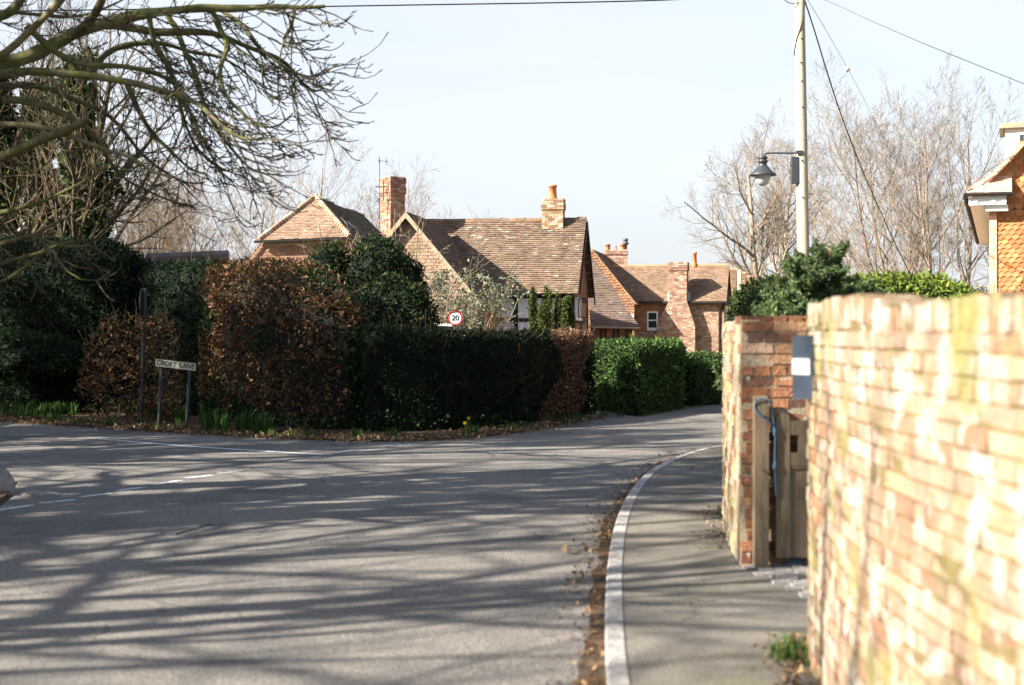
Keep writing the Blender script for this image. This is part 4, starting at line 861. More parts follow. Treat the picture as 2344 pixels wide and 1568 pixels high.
b = MB(); tiles(b, [L(-.46, -.50, 4.93), L(.50, -.50, 4.93), L(.50, .04, 5.40), L(-.02, .04, 5.40)], [(.60, .40, .27), (.66, .47, .33), (.54, .33, .21)], 135, rowh=.115); b.prism([L(-.46, -.47, 4.90), L(.5, -.47, 4.90), L(.5, .03, 5.36), L(-.02, .03, 5.36)], A(0, 0, -.03) , (.4, .25, .16)); b.prism([L(.5, -.47, 4.90), L(.5, .04, 4.90), L(.5, .04, 5.38)], e1 * .02, (.5, .3, .2)); b.build("eaves_return", M['tile'], t)
b = MB(); b.tubes([L(-.56, -.55, 4.90), L(.54, -.55, 4.90)], [.045, .045], 8, (.03, .03, .03), True); b.build("gutter", M['black'], t); b = MB(); b.tubes([L(-.54, -.5, 4.89), L(-.54, 18.5, 4.89)], [.05, .05], 8, (.05, .05, .05), True)
for i in range(22): b.obox(L(-.6, i * .85, 4.82), e1 * .1, e2 * .05, A(0, 0, .12), (.35, .35, .35))
b.build("gutter", M['black'], t)
b = MB(); b.obox(L(-.46, -.42, 4.66), e1 * .84, e2 * .44, A(0, 0, .22), (.8, .8, .8)); b.obox(L(-.47, .03, 4.80), e1 * .47, e2 * 18.4, A(0, 0, .08), (.8, .8, .8)); b.obox(L(-.1, .03, 4.60), e1 * .09, e2 * 18.4, A(0, 0, .2), (.8, .8, .8)); b.obox(L(-.08, -.3, 4.52), e1 * .5, e2 * .3, A(0, 0, .14), (.8, .8, .8)); b.build("white_soffit", M['white'], t)
for u in (-.36, .05, .28): b = MB(); b.obox(L(u, -.45, 4.70), e1 * .1, e2 * .03, A(0, 0, .1), (.8, .8, .8)); b.build("eaves_bracket", M['white'], t)
d0 = P(2301, 345, 37.5); b = MB(); b.obox(d0 + A(0, 0, -.4), e1 * 1.6, e2 * 1.6, A(0, 0, .98), (.8, .8, .8)); dm = b.build("dormer", M['white'], t)
b = MB(); b.obox(d0 + A(0, 0, .58) - e1 * .14 - e2 * .16, e1 * 1.9, e2 * 1.9, A(0, 0, .13), (.36, .30, .24)); b.build("flat_roof", M['barge'], dm)
b = MB(); b.obox(d0 + e1 * .30 - e2 * .03 + A(0, 0, .12), e1 * .9, e2 * .04, A(0, 0, .34), (.8, .8, .8)); w_ = b.build("window_frame", M['white'], dm)
b = MB(); b.obox(d0 + e1 * .36 - e2 * .035 + A(0, 0, .17), e1 * .3, e2 * .03, A(0, 0, .24), (.2, .25, .35)); b.build("dormer_pane", M['glass'], dm)
# red-brown roof of a shed glimpsed past the near wall
# ------------------------------------------------------------------ hedges
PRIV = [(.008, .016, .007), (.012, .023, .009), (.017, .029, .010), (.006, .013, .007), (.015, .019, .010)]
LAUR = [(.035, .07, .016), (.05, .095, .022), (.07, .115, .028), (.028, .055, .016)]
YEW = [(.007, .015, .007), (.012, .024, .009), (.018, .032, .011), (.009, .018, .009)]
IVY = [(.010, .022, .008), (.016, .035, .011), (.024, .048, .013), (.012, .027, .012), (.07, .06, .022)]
BEE = [(.13, .056, .02), (.18, .085, .03), (.08, .036, .016), (.25, .14, .055), (.05, .025, .014), (.10, .055, .026)]
def hedge(name, label, cat, hull, dens, size, pal, seed, m='leaf', loc=None, group=None, twigs=0, **k):
    V, T = hull; c = V.mean(0); t = thing(name, label, cat, (c[0], c[1], 0), group); b = MB(); foliage(b, hull, dens, size, pal, seed, **k)
    if twigs:
        r = np.random.default_rng(seed + 1); Pn, N, _ = tri_sample(V, T, twigs, r); kk = Pn[:, 2] > .3; Pn, N = Pn[kk], N[kk]; d = N * .5 + A(0, 0, .9) + r.normal(0, .45, N.shape); d /= np.linalg.norm(d, axis=1, keepdims=True)
        L_ = r.uniform(.1, .34, (len(Pn), 1)); pts = np.stack([Pn - N * .12, Pn + d * L_ * .4, Pn + d * L_ + r.normal(0, .02, N.shape)], 1); b.tubes(pts, np.repeat([[.005, .004, .003]], len(Pn), 0), 3, np.array([(.10, .075, .045), (.14, .105, .065)])[r.integers(0, 2, len(Pn))])
    b.build("foliage", M[m], t); return t
def back(pts, d):                                               # front foot line pushed back to a centre line
    p = np.array([q[:2] for q in pts]); n = left_norm(p); return p + n * d
fr = [G(815, 992), G(1000, 990), G(1200, 976), G(1300, 963), G(1380, 951)]
hm = hull_loft(back(fr, .4), [1.0, .9, .8, .75], [1.82, 1.68, 1.66, 1.67, 1.68], seed=1.0, pw=.32, amp=.05, endr=.5)
brownx = lambda Pn: np.abs((Pn[:, 0] / Pn[:, 1] * FPX + CX) - (1288 + 22 * np.sin(Pn[:, 2] * 1.6) + (Pn[:, 2] - .9) * 18)) < 36 + 14 * np.sin(Pn[:, 2] * 5)
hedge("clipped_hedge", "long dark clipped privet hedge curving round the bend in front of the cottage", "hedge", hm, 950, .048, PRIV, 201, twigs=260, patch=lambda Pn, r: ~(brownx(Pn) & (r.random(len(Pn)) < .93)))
t = thing("beech_bush", "brown beech plant grown into the far end of the long dark hedge", "beech hedge", (hm[0][:, 0].max() - .5, 26.5, 0)); b = MB(); V_, T_ = hm; foliage(b, hm, 1100, .05, [(.12, .055, .028), (.16, .078, .038), (.09, .042, .022), (.22, .13, .07)], 202, core=False, depth=.06, patch=lambda Pn, r: brownx(Pn)); b.build("foliage", M['dry'], t)
# beech hedge and the ivy-green mass by the lane sign
fb = [G(425, 958) + A(0, .6, 0), G(500, 972), G(600, 982), G(700, 988), G(790, 990), G(870, 989) + A(0, .3, 0)]
hb = hull_loft(back(fb, .8), [1.5, 1.7, 1.7, 1.5], [2.80, 2.86, 2.90, 2.88, 2.72, 2.1], seed=4.0, pw=.30, amp=.15, endr=.45)
pxx = lambda Pn: Pn[:, 0] / Pn[:, 1] * FPX + CX
def beechy(Pn, r):
    x = pxx(Pn); e = np.clip((np.abs(x - 612) - 125) / 90, 0, 1.2) + np.clip((.55 - Pn[:, 2]) / .6, 0, .6); q = np.array([noise.noise(Vector(p * 1.3 + 3.0)) for p in Pn]) * .9 + r.normal(0, .16, len(Pn)); return q < .30 - e * .75
def gaps(sc, th, seed): return lambda Pn, r: np.array([noise.noise(Vector(p * sc + seed)) for p in Pn]) + r.normal(0, .12, len(Pn)) < th
hedge("beech_hedge", "tall beech hedge holding its copper brown winter leaves, right of the lane sign", "beech hedge", hb, 600, .058, BEE, 203, 'dry', depth=.32, corec=(.006, .006, .004), inset=.3, patch=beechy, twigs=300, asp=.62)
t = thing("ivy_growth", "dark green ivy growing through the copper beech hedge", "ivy", (hb[0][:, 0].mean(), hb[0][:, 1].mean(), 0)); b = MB(); foliage(b, hb, 760, .055, [(.009, .022, .009), (.014, .035, .012), (.024, .055, .015)], 204, core=False, depth=.25, patch=lambda Pn, r: ~beechy(Pn, r) | (r.random(len(Pn)) < .12)); b.build("foliage", M['gloss'], t)
fi = [G(280, 945), G(390, 952), G(475, 959)]
hedge("evergreen_hedge", "dark green evergreen hedge section directly behind the lane name sign", "hedge", hull_loft(back(fi, .75), [1.3, 1.5, 1.3], [3.05, 3.05, 3.0], seed=6.0, amp=.14), 650, .06, [(.008, .018, .008), (.012, .026, .010), (.02, .038, .013)], 205, 'gloss', twigs=80)
ft = [G(-120, 940), G(0, 945), G(150, 948), G(300, 948), G(368, 944)]
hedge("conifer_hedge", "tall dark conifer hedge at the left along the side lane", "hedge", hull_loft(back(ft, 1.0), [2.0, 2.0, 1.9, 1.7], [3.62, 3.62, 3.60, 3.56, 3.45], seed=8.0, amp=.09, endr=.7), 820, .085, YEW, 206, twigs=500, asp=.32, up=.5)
hs = [G(150, 962), G(240, 968), G(345, 974)]
hedge("beech_bush", "low brown leaved beech bush left of the lane sign, before the conifer hedge", "beech hedge", hull_loft(back(hs, .5), [.9, 1.1, .8], [1.6, 2.0, 1.9], seed=10.0, amp=.2, pw=.6), 420, .065, BEE, 207, 'dry', depth=.4, core=False, patch=gaps(1.8, .12, 8.0), twigs=260)
hedge("evergreen_bush", "low yellow green bush at the far left under the conifer hedge", "bush", hull_blob(G(40, 955) + A(0, .7, 1.15), (1.15, .5, .55), .2, 3.0), 620, .055, [(.018, .036, .011), (.03, .055, .016), (.012, .024, .010)], 208)
ih = join(hull_blob(P(752, 600, 27.2) * A(1, 1, 0) + A(0, 0, 2.15), (.62, .7, 1.25), .2, 1.0), hull_blob(P(875, 600, 27.2) * A(1, 1, 0) + A(0, 0, 2.2), (.85, .8, 1.3), .22, 2.0), hull_blob(P(905, 680, 26.0) * A(1, 1, 0) + A(0, 0, 1.4), (.80, .7, 1.35), .16, 5.0))
hedge("ivy_mound", "bulky ivy covered shrub standing up behind the hedges before the barn", "ivy", ih, 900, .06, IVY, 209, 'gloss', depth=.2, twigs=160)
t = thing("bare_shrub", "bare pale branched shrub rising out of the ivy mound before the barn", "shrub", (P(840, 740, 29.9)[0], 29.9, 0)); r = np.random.default_rng(234); br = Branches()
for k in range(13):
    p = A(P(r.uniform(770, 905), 740, 29.9)[0], 29.9 + r.normal(0, .3), 0); grow(r, br, p, A(r.normal(0, .16), r.normal(0, .15), 1.), r.uniform(3.3, 4.3), .022, 1, [None, (10, .09, .02, 7, .55, .6, .24, 5, .35), (6, .14, .03, 4, .3, .6, .5, 4, .4), (4, .12, 0, 0, 0, 0, 0, 3, .5)])
b = MB(); br.mesh(b, [(.20, .17, .11), (.26, .22, .15), (.15, .12, .08)], r); b.build("stems", M['bark'], t)
# clipped block across the drive
cA, cB, cC = G(1458, 953), G(1352, 940), G(1562, 936)
def hull_poly(pts, h, rad=.14, amp=.05, seed=0., sub=9):
    bm = bmesh.new(); f = bm.faces.new([bm.verts.new((p[0], p[1], 0)) for p in pts]); e = bmesh.ops.extrude_face_region(bm, geom=[f])
    for v in [g for g in e['geom'] if isinstance(g, bmesh.types.BMVert)]: v.co.z = h
    bmesh.ops.recalc_face_normals(bm, faces=bm.faces)
    bmesh.ops.bevel(bm, geom=[e_ for e_ in bm.edges if max(v.co.z for v in e_.verts) > .1], offset=rad, segments=3, profile=.6, affect='EDGES')
    bmesh.ops.triangulate(bm, faces=bm.faces)
    for _ in range(4):
        es = [e_ for e_ in bm.edges if e_.calc_length() > .3]
        if not es: break
        bmesh.ops.subdivide_edges(bm, edges=es, cuts=1); bmesh.ops.triangulate(bm, faces=bm.faces)
    bm.normal_update(); V = np.array([v.co[:] for v in bm.verts]); N = np.array([v.normal[:] for v in bm.verts]); bm.verts.index_update(); T = np.array([[v.index for v in f.verts] for f in bm.faces]); bm.free()
    V = V + N * (nz(V + seed, 1.3, amp) + nz(V + seed, 4, amp * .5))[:, None]; return V, T
hk = hull_poly([cA, cC, (3.9, 33.2), (2.1, 32.6), cB], 1.43, seed=2.0)
hedge("clipped_hedge", "square clipped laurel hedge block with one sunlit side, across the drive mouth", "hedge", hk, 1000, .062, LAUR, 210, 'gloss', depth=.09)
hedge("clipped_hedge", "low dark hedge running on behind the clipped laurel block", "hedge", hull_loft([(3.6, 32.0), (5.2, 33.5), (7.2, 35.0)], [1.0, 1.0, 1.0], [1.0, .98, .95], seed=3.0), 900, .055, [(.03, .065, .018), (.045, .09, .022), (.06, .10, .025)], 211)
hedge("clipped_hedge", "flat topped far hedge at the foot of the brick house", "hedge", hull_loft([(4.8, 44.0), (8.5, 45.0)], [1.2, 1.2], [1.0, 1.0], seed=5.0), 420, .07, LAUR, 212)
# gardens behind the near wall
hedge("domed_hedge", "rounded dark green clipped hedge left of the utility pole", "hedge", hull_blob((3.4, 18.0, 1.30), (.68, 1.0, 1.06), .05, 1.0, pw=.7), 800, .05, [(.03, .05, .016), (.045, .07, .02), (.055, .075, .022)], 213)
hedge("domed_hedge", "bright yellow green domed hedge rising over the near wall", "hedge", hull_blob((5.25, 19.6, 1.0), (1.55, 1.3, 1.46), .06, 2.0, pw=.85), 1050, .055, [(.10, .15, .02), (.15, .20, .03), (.08, .12, .018), (.19, .23, .04)], 214, 'gloss')
hedge("garden_shrub", "small reddish green shrub at the right edge above the near wall", "shrub", hull_blob((8.45, 22.5, 1.7), (.55, .5, .9), .15, 2.0), 500, .06, [(.05, .08, .02), (.16, .05, .03), (.07, .10, .03)], 215)
hedge("garden_shrub", "tan twiggy shrub between the bright domed hedge and the tile hung house", "shrub", hull_blob((8.5, 26.0, 1.5), (.6, .4, 1.0), .2, 5.0), 200, .06, [(.28, .18, .09), (.22, .14, .08), (.12, .12, .05)], 216, 'dry', twigs=150, core=True, corec=(.12, .09, .05))

# feathery conifer just behind the wall
t = thing("young_conifer", "feathery blue green conifer behind the garden wall near the utility pole", "conifer", (2.55, 12.4, 0))
r = np.random.default_rng(220); br = Branches(); NP, ND = [], []
def spray(p, d, L_, lev):
    pts, rad = limb(r, p, d, L_, .010 if lev == 0 else .005, .003, 7, .10, .03 if lev else .0); br.put(pts, rad, 4)
    for k in range(1, 7):
        q = pts[k]; tg = pts[k] - pts[k - 1]; tg /= np.linalg.norm(tg)
        for _ in range(16 if lev else 12): NP.append(q - tg * r.random() * L_ / 6 + r.normal(0, .006, 3)); ND.append(tg * .7 + r.normal(0, .55, 3))
        if lev < 1:
            for s_ in (-1, 1): dd = tg + r.normal(0, .25, 3) + s_ * np.cross(tg, A(0, 0, 1)) * .8 + A(0, 0, .15); spray(q, dd, L_ * .42 * r.uniform(.7, 1.2), lev + 1)
for x, y, zt in ((2.42, 12.3, 2.22), (2.68, 12.6, 2.40), (2.36, 12.0, 1.95), (2.86, 12.5, 2.05), (2.25, 12.3, 1.90)):
    pts, rad = limb(r, A(x + r.normal(0, .05), y, 0), A(0, 0, 1.), zt, .03, .006, 12, .03, .05); br.put(pts, rad, 5)
    for k in range(26):
        f = r.uniform(.5, .98); i = int(f * 11); az = r.uniform(0, 6.28); p = pts[i]; spray(p, A(math.cos(az), math.sin(az), .35 + .7 * f), (1.12 - f) * .62 + .14, 0)
b = MB(); br.mesh(b, [(.20, .10, .05), (.14, .09, .05)], r); b.build("branches", M['bark'], t)
b = MB(); NP, ND = np.array(NP), np.array(ND); ND /= np.linalg.norm(ND, axis=1, keepdims=True); leafset(b, NP, ND, .030, [(.085, .13, .05), (.12, .175, .068), (.155, .21, .085), (.055, .085, .038)], r, spread=.8, asp=.34); b.build("foliage", M['conifer'], t)

# columnar yew and the grey shrub in the cottage garden
t = thing("columnar_yew", "clump of upright golden green yew columns before the white plaster wall", "yew", (P(1262, 740, 41)[0], 41, 0)); r = np.random.default_rng(230); b = MB()
hl_ = []
for k in range(15):
    x = P(1220 + 72 * r.random() ** .9, 740, 41)[0]; y = 41 + r.uniform(-.35, .35); h = r.uniform(2.35, 3.0); rr = r.uniform(.08, .14); hl_.append(hull_blob((x, y, h / 2), (rr, rr, h / 2), .05, k * 1.7, pw=.8, nu=14, nv=10, sc=3))
for x_ in (1305,): x = P(x_, 740, 41)[0]; hl_.append(hull_blob((x, 41.1, .95), (.08, .08, .95), .04, 3.7, nu=14, nv=10, sc=3)); hl_.append(hull_blob((x - .05, 41.2, 1.5), (.22, .22, 1.2), .06, 5.7, nu=14, nv=10, sc=3))
foliage(b, join(*hl_), 800, .06, [(.09, .115, .02), (.12, .14, .03), (.06, .08, .018), (.04, .055, .018)], 231, depth=.05, inset=.04, asp=.4, up=.9, spread=.7); b.build("foliage", M['leaf'], t)
t = thing("grey_leaf_shrub", "loose pale grey green shrub between the speed sign and the cottage front", "shrub", (P(1085, 740, 36)[0], 36, 0)); r = np.random.default_rng(232); br = Branches(); tips = []
for k in range(60):
    x = P(1005 + 100 * r.random(), 740, 36)[0]; p = A(x, 36 + r.uniform(-.5, .5), 0); d = A(r.normal(0, .22) + (x - P(1060, 740, 36)[0]) * .12, r.normal(0, .2), 1.); L_ = r.uniform(1.9, 3.1); pts, rad = limb(r, p, d, L_, .02, .004, 9, .09, -.03); br.put(pts, rad, 4)
    for _ in range(9):
        i = r.integers(3, 9); q, rd_ = limb(r, pts[i], (pts[i] - pts[i - 1]) + r.normal(0, .2, 3), r.uniform(.25, .6), .008, .003, 5, .16, -.02); br.put(q, rd_, 3); tips.append(q)
b = MB(); br.mesh(b, [(.34, .25, .15), (.28, .20, .12), (.40, .31, .20)], r); b.build("stems", M['bark'], t)
tp = np.concatenate(tips); tp = tp[(tp[:, 2] > 1.3)]; tp = tp[(tp[:, 0] < P(1105, 700, 36)[0]) | (tp[:, 2] > 2.2) | (r.random(len(tp)) < .25)]; tp = np.repeat(tp, 3, 0) + r.normal(0, .06, (len(tp) * 3, 3)); b = MB(); leafset(b, tp, r.normal(0, 1, tp.shape), .095, [(.20, .24, .17), (.27, .30, .22), (.15, .18, .11), (.32, .30, .18)], r, asp=.4); b.build("foliage", M['leaf'], t)
t = thing("bare_shrub", "bare dark arching shrub in front of the tile hung cross wing", "shrub", (P(990, 740, 33)[0], 33, 0)); r = np.random.default_rng(233); br = Branches()
for k in range(16):
    p = A(P(1000, 740, 33)[0] + r.normal(0, .35), 33 + r.normal(0, .3), 0); grow(r, br, p, A(r.normal(0, .35), r.normal(0, .2), 1.), r.uniform(2.0, 3.4), .018, 1, [None, (9, .10, -.02, 6, .35, .6, .4, 4, .3), (6, .12, -.02, 4, .3, .6, .5, 3, .4), (4, .1, 0, 0, 0, 0, 0, 3, .5)])
b = MB(); br.mesh(b, [(.16, .11, .08), (.22, .16, .11)], r); b.build("stems", M['bark'], t)

# ------------------------------------------------------------------ trees
def bare_tree(name, label, loc, h, r0, spec, seed, cols, stems=1, lean=0.0, group=None, trunk_split=True, trunkfrac=1.0, cat="tree", m='bark', spreadstem=.25):
    r = np.random.default_rng(seed); t = thing(name, label, cat, loc, group); o = np.array(loc, float); br = Branches()
    for s_ in range(stems):
        a = r.uniform(0, 6.28); sp = spreadstem if stems > 1 else .04
        p = o + (A(math.cos(a), math.sin(a), 0) * r.uniform(.1, .35) if stems > 1 else 0); grow(r, br, p, A(math.cos(a) * sp + lean, math.sin(a) * sp, 1.), h * trunkfrac * (r.uniform(.8, 1.05) if stems > 1 else 1), r0 * (r.uniform(.6, 1) if stems > 1 else 1), 0, spec)
    big, sm = Branches(), Branches()
    for k, v in br.g.items(): (big if k[1] >= 7 else sm).g[k] = v
    b = MB(); big.mesh(b, cols, r); b.build("trunk", M[m], t)
    b = MB(); sm.mesh(b, cols, r); b.build("crown", M[m], t); return t
PALE = [(.23, .185, .135), (.28, .23, .175), (.19, .155, .115), (.24, .18, .14)]
OAK = [(9, .05, .03, 20, .2, .72, .6, 8, .25), (9, .10, .05, 10, .2, .7, .46, 5, .3), (7, .12, .04, 7, .2, .65, .5, 4, .35), (5, .13, .04, 5, .2, .6, .55, 3, .4), (4, .12, .03, 0, 0, 0, 0, 3, .5)]
VASE = [(10, .05, .04, 14, .18, .68, .58, 8, .25), (9, .09, .05, 9, .2, .62, .44, 5, .3), (7, .1, .05, 5, .2, .55, .5, 4, .35), (5, .1, .03, 3, .2, .55, .6, 3, .4), (4, .1, .02, 0, 0, 0, 0, 3, .5)]
def at(px, y): return ((px - CX) / FPX * y, y, 0)
bare_tree("bare_tree", "bare spreading oak with a rounded crown behind the hanging street lamp", at(1752, 82), 11.6, .28, OAK, 301, PALE, trunkfrac=.92)
bare_tree("bare_tree", "bare tree close beside the spreading oak, behind the utility pole", at(1800, 90), 12.4, .28, OAK, 302, PALE, trunkfrac=.92)
bare_tree("bare_tree", "bare many stemmed tree just right of the utility pole's slanting cable", at(2085, 60), 10.2, .12, VASE, 303, PALE, stems=4, trunkfrac=.92, spreadstem=.22)
bare_tree("bare_tree", "tallest bare upright tree left of the tile hung house", at(2185, 58), 11.2, .13, VASE, 304, PALE, stems=3, trunkfrac=.95, spreadstem=.22)
bare_tree("bare_tree", "bare tree half hidden by the eaves of the tile hung house", at(2290, 64), 8.8, .12, VASE, 305, PALE, stems=2, trunkfrac=.9)
bare_tree("bare_tree", "pale low bare tree between the oak and the many stemmed tree", at(1960, 74), 7.4, .12, VASE, 306, PALE, stems=2, trunkfrac=.9, spreadstem=.4)
for px, y, h, sd, st, lb in ((330, 62, 8.0, 311, 4, "bare many stemmed tree with dark stems, right of the ivy clad trunks"), (470, 66, 8.8, 312, 2, "pale bare tree standing behind the shed ridge, left of the barn"), (545, 70, 10.0, 313, 2, "pale bare tree behind the shed, nearest but one to the barn"), (655, 74, 11.2, 314, 2, "tallest pale bare tree, directly left of the barn's roof peak"), (405, 76, 9.6, 315, 2, "pale bare tree far behind the many stemmed one"), (770, 84, 9.2, 316, 2, "small bare tree showing over the barn's dark roof slope"), (840, 90, 8.6, 317, 2, "small bare tree between the barn and the twin chimney")):
    bare_tree("bare_tree", lb, at(px, y), h, .13, VASE, sd, PALE if sd != 311 else [(.13, .10, .07), (.18, .14, .10)], stems=st, trunkfrac=.93, spreadstem=.3)
for px, y, h, sd, lb in ((975, 68, 9.6, 321, "slender bare birch rising right of the twin chimney"), (1060, 76, 8.2, 322, "faint bare birch showing above the cottage ridge")):
    bare_tree("bare_birch", lb, at(px, y), h, .07, [(9, .05, .05, 12, .3, .5, .4, 7, .25), (7, .09, .02, 6, .2, .55, .5, 4, .35), (5, .1, -.01, 5, .2, .5, .6, 3, .4), (4, .1, -.02, 0, 0, 0, 0, 3, .5)], sd, [(.24, .19, .18), (.30, .24, .22)], stems=2, spreadstem=.15)
b = MB(); r = np.random.default_rng(330); br = Branches()
for k in range(60):
    x = r.uniform(-17, -6.2); y = r.uniform(40, 56); grow(r, br, A(x, y, 0), A(r.normal(0, .3), r.normal(0, .3), 1.), r.uniform(2.2, 3.9), .03, 1, [None, (8, .10, .0, 7, .3, .6, .42, 4, .3), (6, .12, 0, 5, .3, .6, .5, 3, .4), (4, .1, 0, 0, 0, 0, 0, 3, .5)])
br.mesh(b, [(.32, .25, .17), (.26, .20, .14), (.38, .30, .21)], r); tag(b.build("bare_thicket", M['bark']), "thicket of pale bare brushwood behind the hedges and the shed", None, None, "stuff")
# ivy-clad trees at the left
def ivy_tree(label, loc, h, r0, seed, wid):
    t = bare_tree("ivy_clad_tree", label, loc, h, r0, OAK[:4], seed, [(.09, .07, .045), (.12, .095, .06)], trunkfrac=.8)
    r = np.random.default_rng(seed); hl_ = []
    for k in range(9): z = 1.2 + k * .78; hl_.append(hull_blob(A(*loc) + A(r.normal(0, .14), r.normal(0, .1), z), (wid * r.uniform(.75, 1.35), wid, .78), .3, k * 2.1 + seed, nu=10, nv=14, sc=1.6))
    b = MB(); foliage(b, join(*hl_), 330, .105, [(.018, .038, .012), (.03, .06, .017), (.05, .085, .022), (.085, .10, .03)], seed, depth=.4, inset=.3, asp=.8); b.build("ivy", M['gloss'], t)
ivy_tree("ivy clad trunk nearest the pale bare trees, above the conifer hedge", at(187, 33), 9.5, .2, 341, .42)
ivy_tree("middle ivy clad trunk of the three above the conifer hedge", at(88, 36), 10, .2, 342, .42)
ivy_tree("ivy clad trunk cut by the left edge of the view, above the conifer hedge", at(-14, 34), 9.5, .2, 343, .4)
# ------------------------------------------------------------------ the big overhanging tree at the left
MOSS = [(.13, .11, .06), (.155, .13, .075), (.10, .085, .052), (.12, .115, .05)]
t = thing("overhanging_tree", "large bare mossy tree reaching drooping branches over the side lane from the left", "tree", (-7.4, 13.6, 0))
r = np.random.default_rng(400); big, mid_, twg = Branches(), Branches(), Branches()
cr = A(-6.9, 13.6, 3.6)
tr_ = smooth_path(np.array([[-7.4, 13.6, 0], [-7.35, 13.6, 1.2], [-7.15, 13.6, 2.4], cr, [-6.9, 13.6, 5.2], [-7.1, 13.8, 7.2], [-7.0, 13.6, 9.2]]), 24); big.put(tr_, np.interp(np.arange(24), [0, 3, 10, 23], [.42, .34, .26, .05]), 12)
LIMBS = [  # (depth start, depth end, radius start, radius end, pixel path)
 (13.6, 14.4, .105, .020, [(-270, 210), (-90, 172), (0, 150), (82, 127), (177, 70), (230, 53), (288, 41), (370, 25), (485, 18), (617, 16), (700, 18), (745, 12)]),
 (13.9, 14.8, .050, .010, [(177, 72), (230, 53), (312, 70), (411, 72), (501, 78), (575, 103), (641, 131), (678, 173), (707, 205), (722, 214), (735, 205)]),
 (13.6, 12.4, .065, .010, [(-270, 260), (0, 165), (103, 160), (205, 173), (288, 181), (350, 205), (411, 218), (452, 238), (493, 271), (534, 312), (575, 329), (600, 322)]),
 (13.6, 12.6, .075, .035, [(-270, 420), (-120, 392), (0, 362), (41, 342), (82, 325), (131, 304), (181, 284), (213, 264)]),
 (13.6, 15.0, .050, .009, [(-270, 240), (-60, 205), (0, 197), (103, 193), (164, 226), (226, 247), (279, 288), (329, 362), (390, 411), (452, 423), (470, 415)]),
 (14.4, 14.0, .030, .007, [(378, 25), (411, 82), (431, 136), (452, 185), (472, 247), (505, 300), (530, 349), (567, 390), (629, 405), (640, 398)]),
 (14.4, 13.4, .030, .007, [(485, 18), (501, 62), (526, 103), (500, 156), (510, 214), (542, 247), (588, 288), (637, 292), (671, 258)]),
 (14.6, 14.0, .028, .007, [(510, 20), (550, 53), (584, 90), (616, 123), (674, 164), (719, 181), (770, 150)]),
 (14.5, 14.2, .022, .007, [(674, 20), (668, 62), (645, 95), (682, 99), (700, 95)]),
 (13.6, 13.0, .080, .035, [(-200, 120), (-60, 60), (25, 41), (53, 0), (80, -60)]),
 (13.8, 13.2, .060, .030, [(-150, 210), (0, 130), (20, 120), (82, 58), (132, 12), (180, -50)]),
 (14.0, 13.0, .060, .025, [(150, 88), (181, 74), (213, 40), (234, 0), (260, -70)]),
 (13.6, 12.0, .045, .010, [(-270, 330), (-60, 290), (41, 282), (140, 300), (220, 330), (300, 360), (350, 400), (420, 410)]),
 (13.6, 12.6, .040, .008, [(-270, 500), (-100, 480), (0, 490), (80, 470), (150, 440), (225, 400), (300, 330)]),
 (13.4, 11.6, .030, .008, [(-270, 560), (-80, 575), (0, 560), (60, 545), (130, 508), (178, 480), (215, 470)]),
 (13.6, 15.5, .040, .008, [(0, 230), (90, 235), (160, 260), (215, 310), (250, 370), (300, 420), (370, 455), (440, 470)]),
 (14.2, 15.0, .035, .008, [(200, 180), (240, 120), (300, 95), (380, 100), (430, 120), (500, 130), (560, 160), (600, 215)]),
 (14.0, 14.6, .030, .007, [(288, 181), (320, 250), (350, 310), (400, 360), (440, 392), (475, 402)]),
 (13.2, 12.4, .020, .006, [(-60, 640), (0, 645), (45, 620), (75, 600), (108, 568)]),
 (13.4, 12.8, .020, .006, [(-60, 600), (0, 603), (40, 590), (90, 582), (130, 560), (190, 545)]),
 (13.6, 14.0, .045, .008, [(-200, 20), (-60, 30), (60, 25), (140, 45), (220, 30), (300, -10)]),
 (13.6, 14.3, .035, .008, [(60, 60), (120, 120), (190, 150), (260, 145), (330, 160), (400, 190), (440, 260), (470, 330), (500, 380), (520, 420)]),
 (13.9, 14.5, .030, .007, [(340, 30), (352, 90), (380, 150), (405, 210), (420, 280), (450, 345), (500, 385), (560, 402)]),
]
def w3(path, d0, d1):
    n = len(path); return np.array([P(x, y, d0 + (d1 - d0) * i / (n - 1)) for i, (x, y) in enumerate(path)])
def twig(p, d, L_, r0, lev):
    n = 7; pts = [p]; dd = d / np.linalg.norm(d); st = L_ / (n - 1)
    for i in range(n - 1):
        f = i / (n - 1); dd = dd + r.normal(0, .13, 3) + A(.04, 0, -.24 + .70 * f); dd /= np.linalg.norm(dd); pts.append(pts[-1] + dd * st)
    pts = np.array(pts); rad = np.linspace(r0, .0036, n) * r.uniform(.9, 1.25, n); rad[-1] = .0058; rad[-2] = .0034; (mid_ if lev == 0 else twg).put(pts, rad, 5 if lev == 0 else 4)
    if lev < 2:
        for k in range(1, n - 1):
            for _ in range(2 if lev == 0 else 1):
                if r.random() < (.42 if lev == 0 else .3): tg = pts[k + 1] - pts[k]; tg /= np.linalg.norm(tg); twig(pts[k], tg + r.normal(0, .6, 3) + A(.1, 0, .1), L_ * r.uniform(.22, .45), max(r0 * .5, .0055), lev + 1)
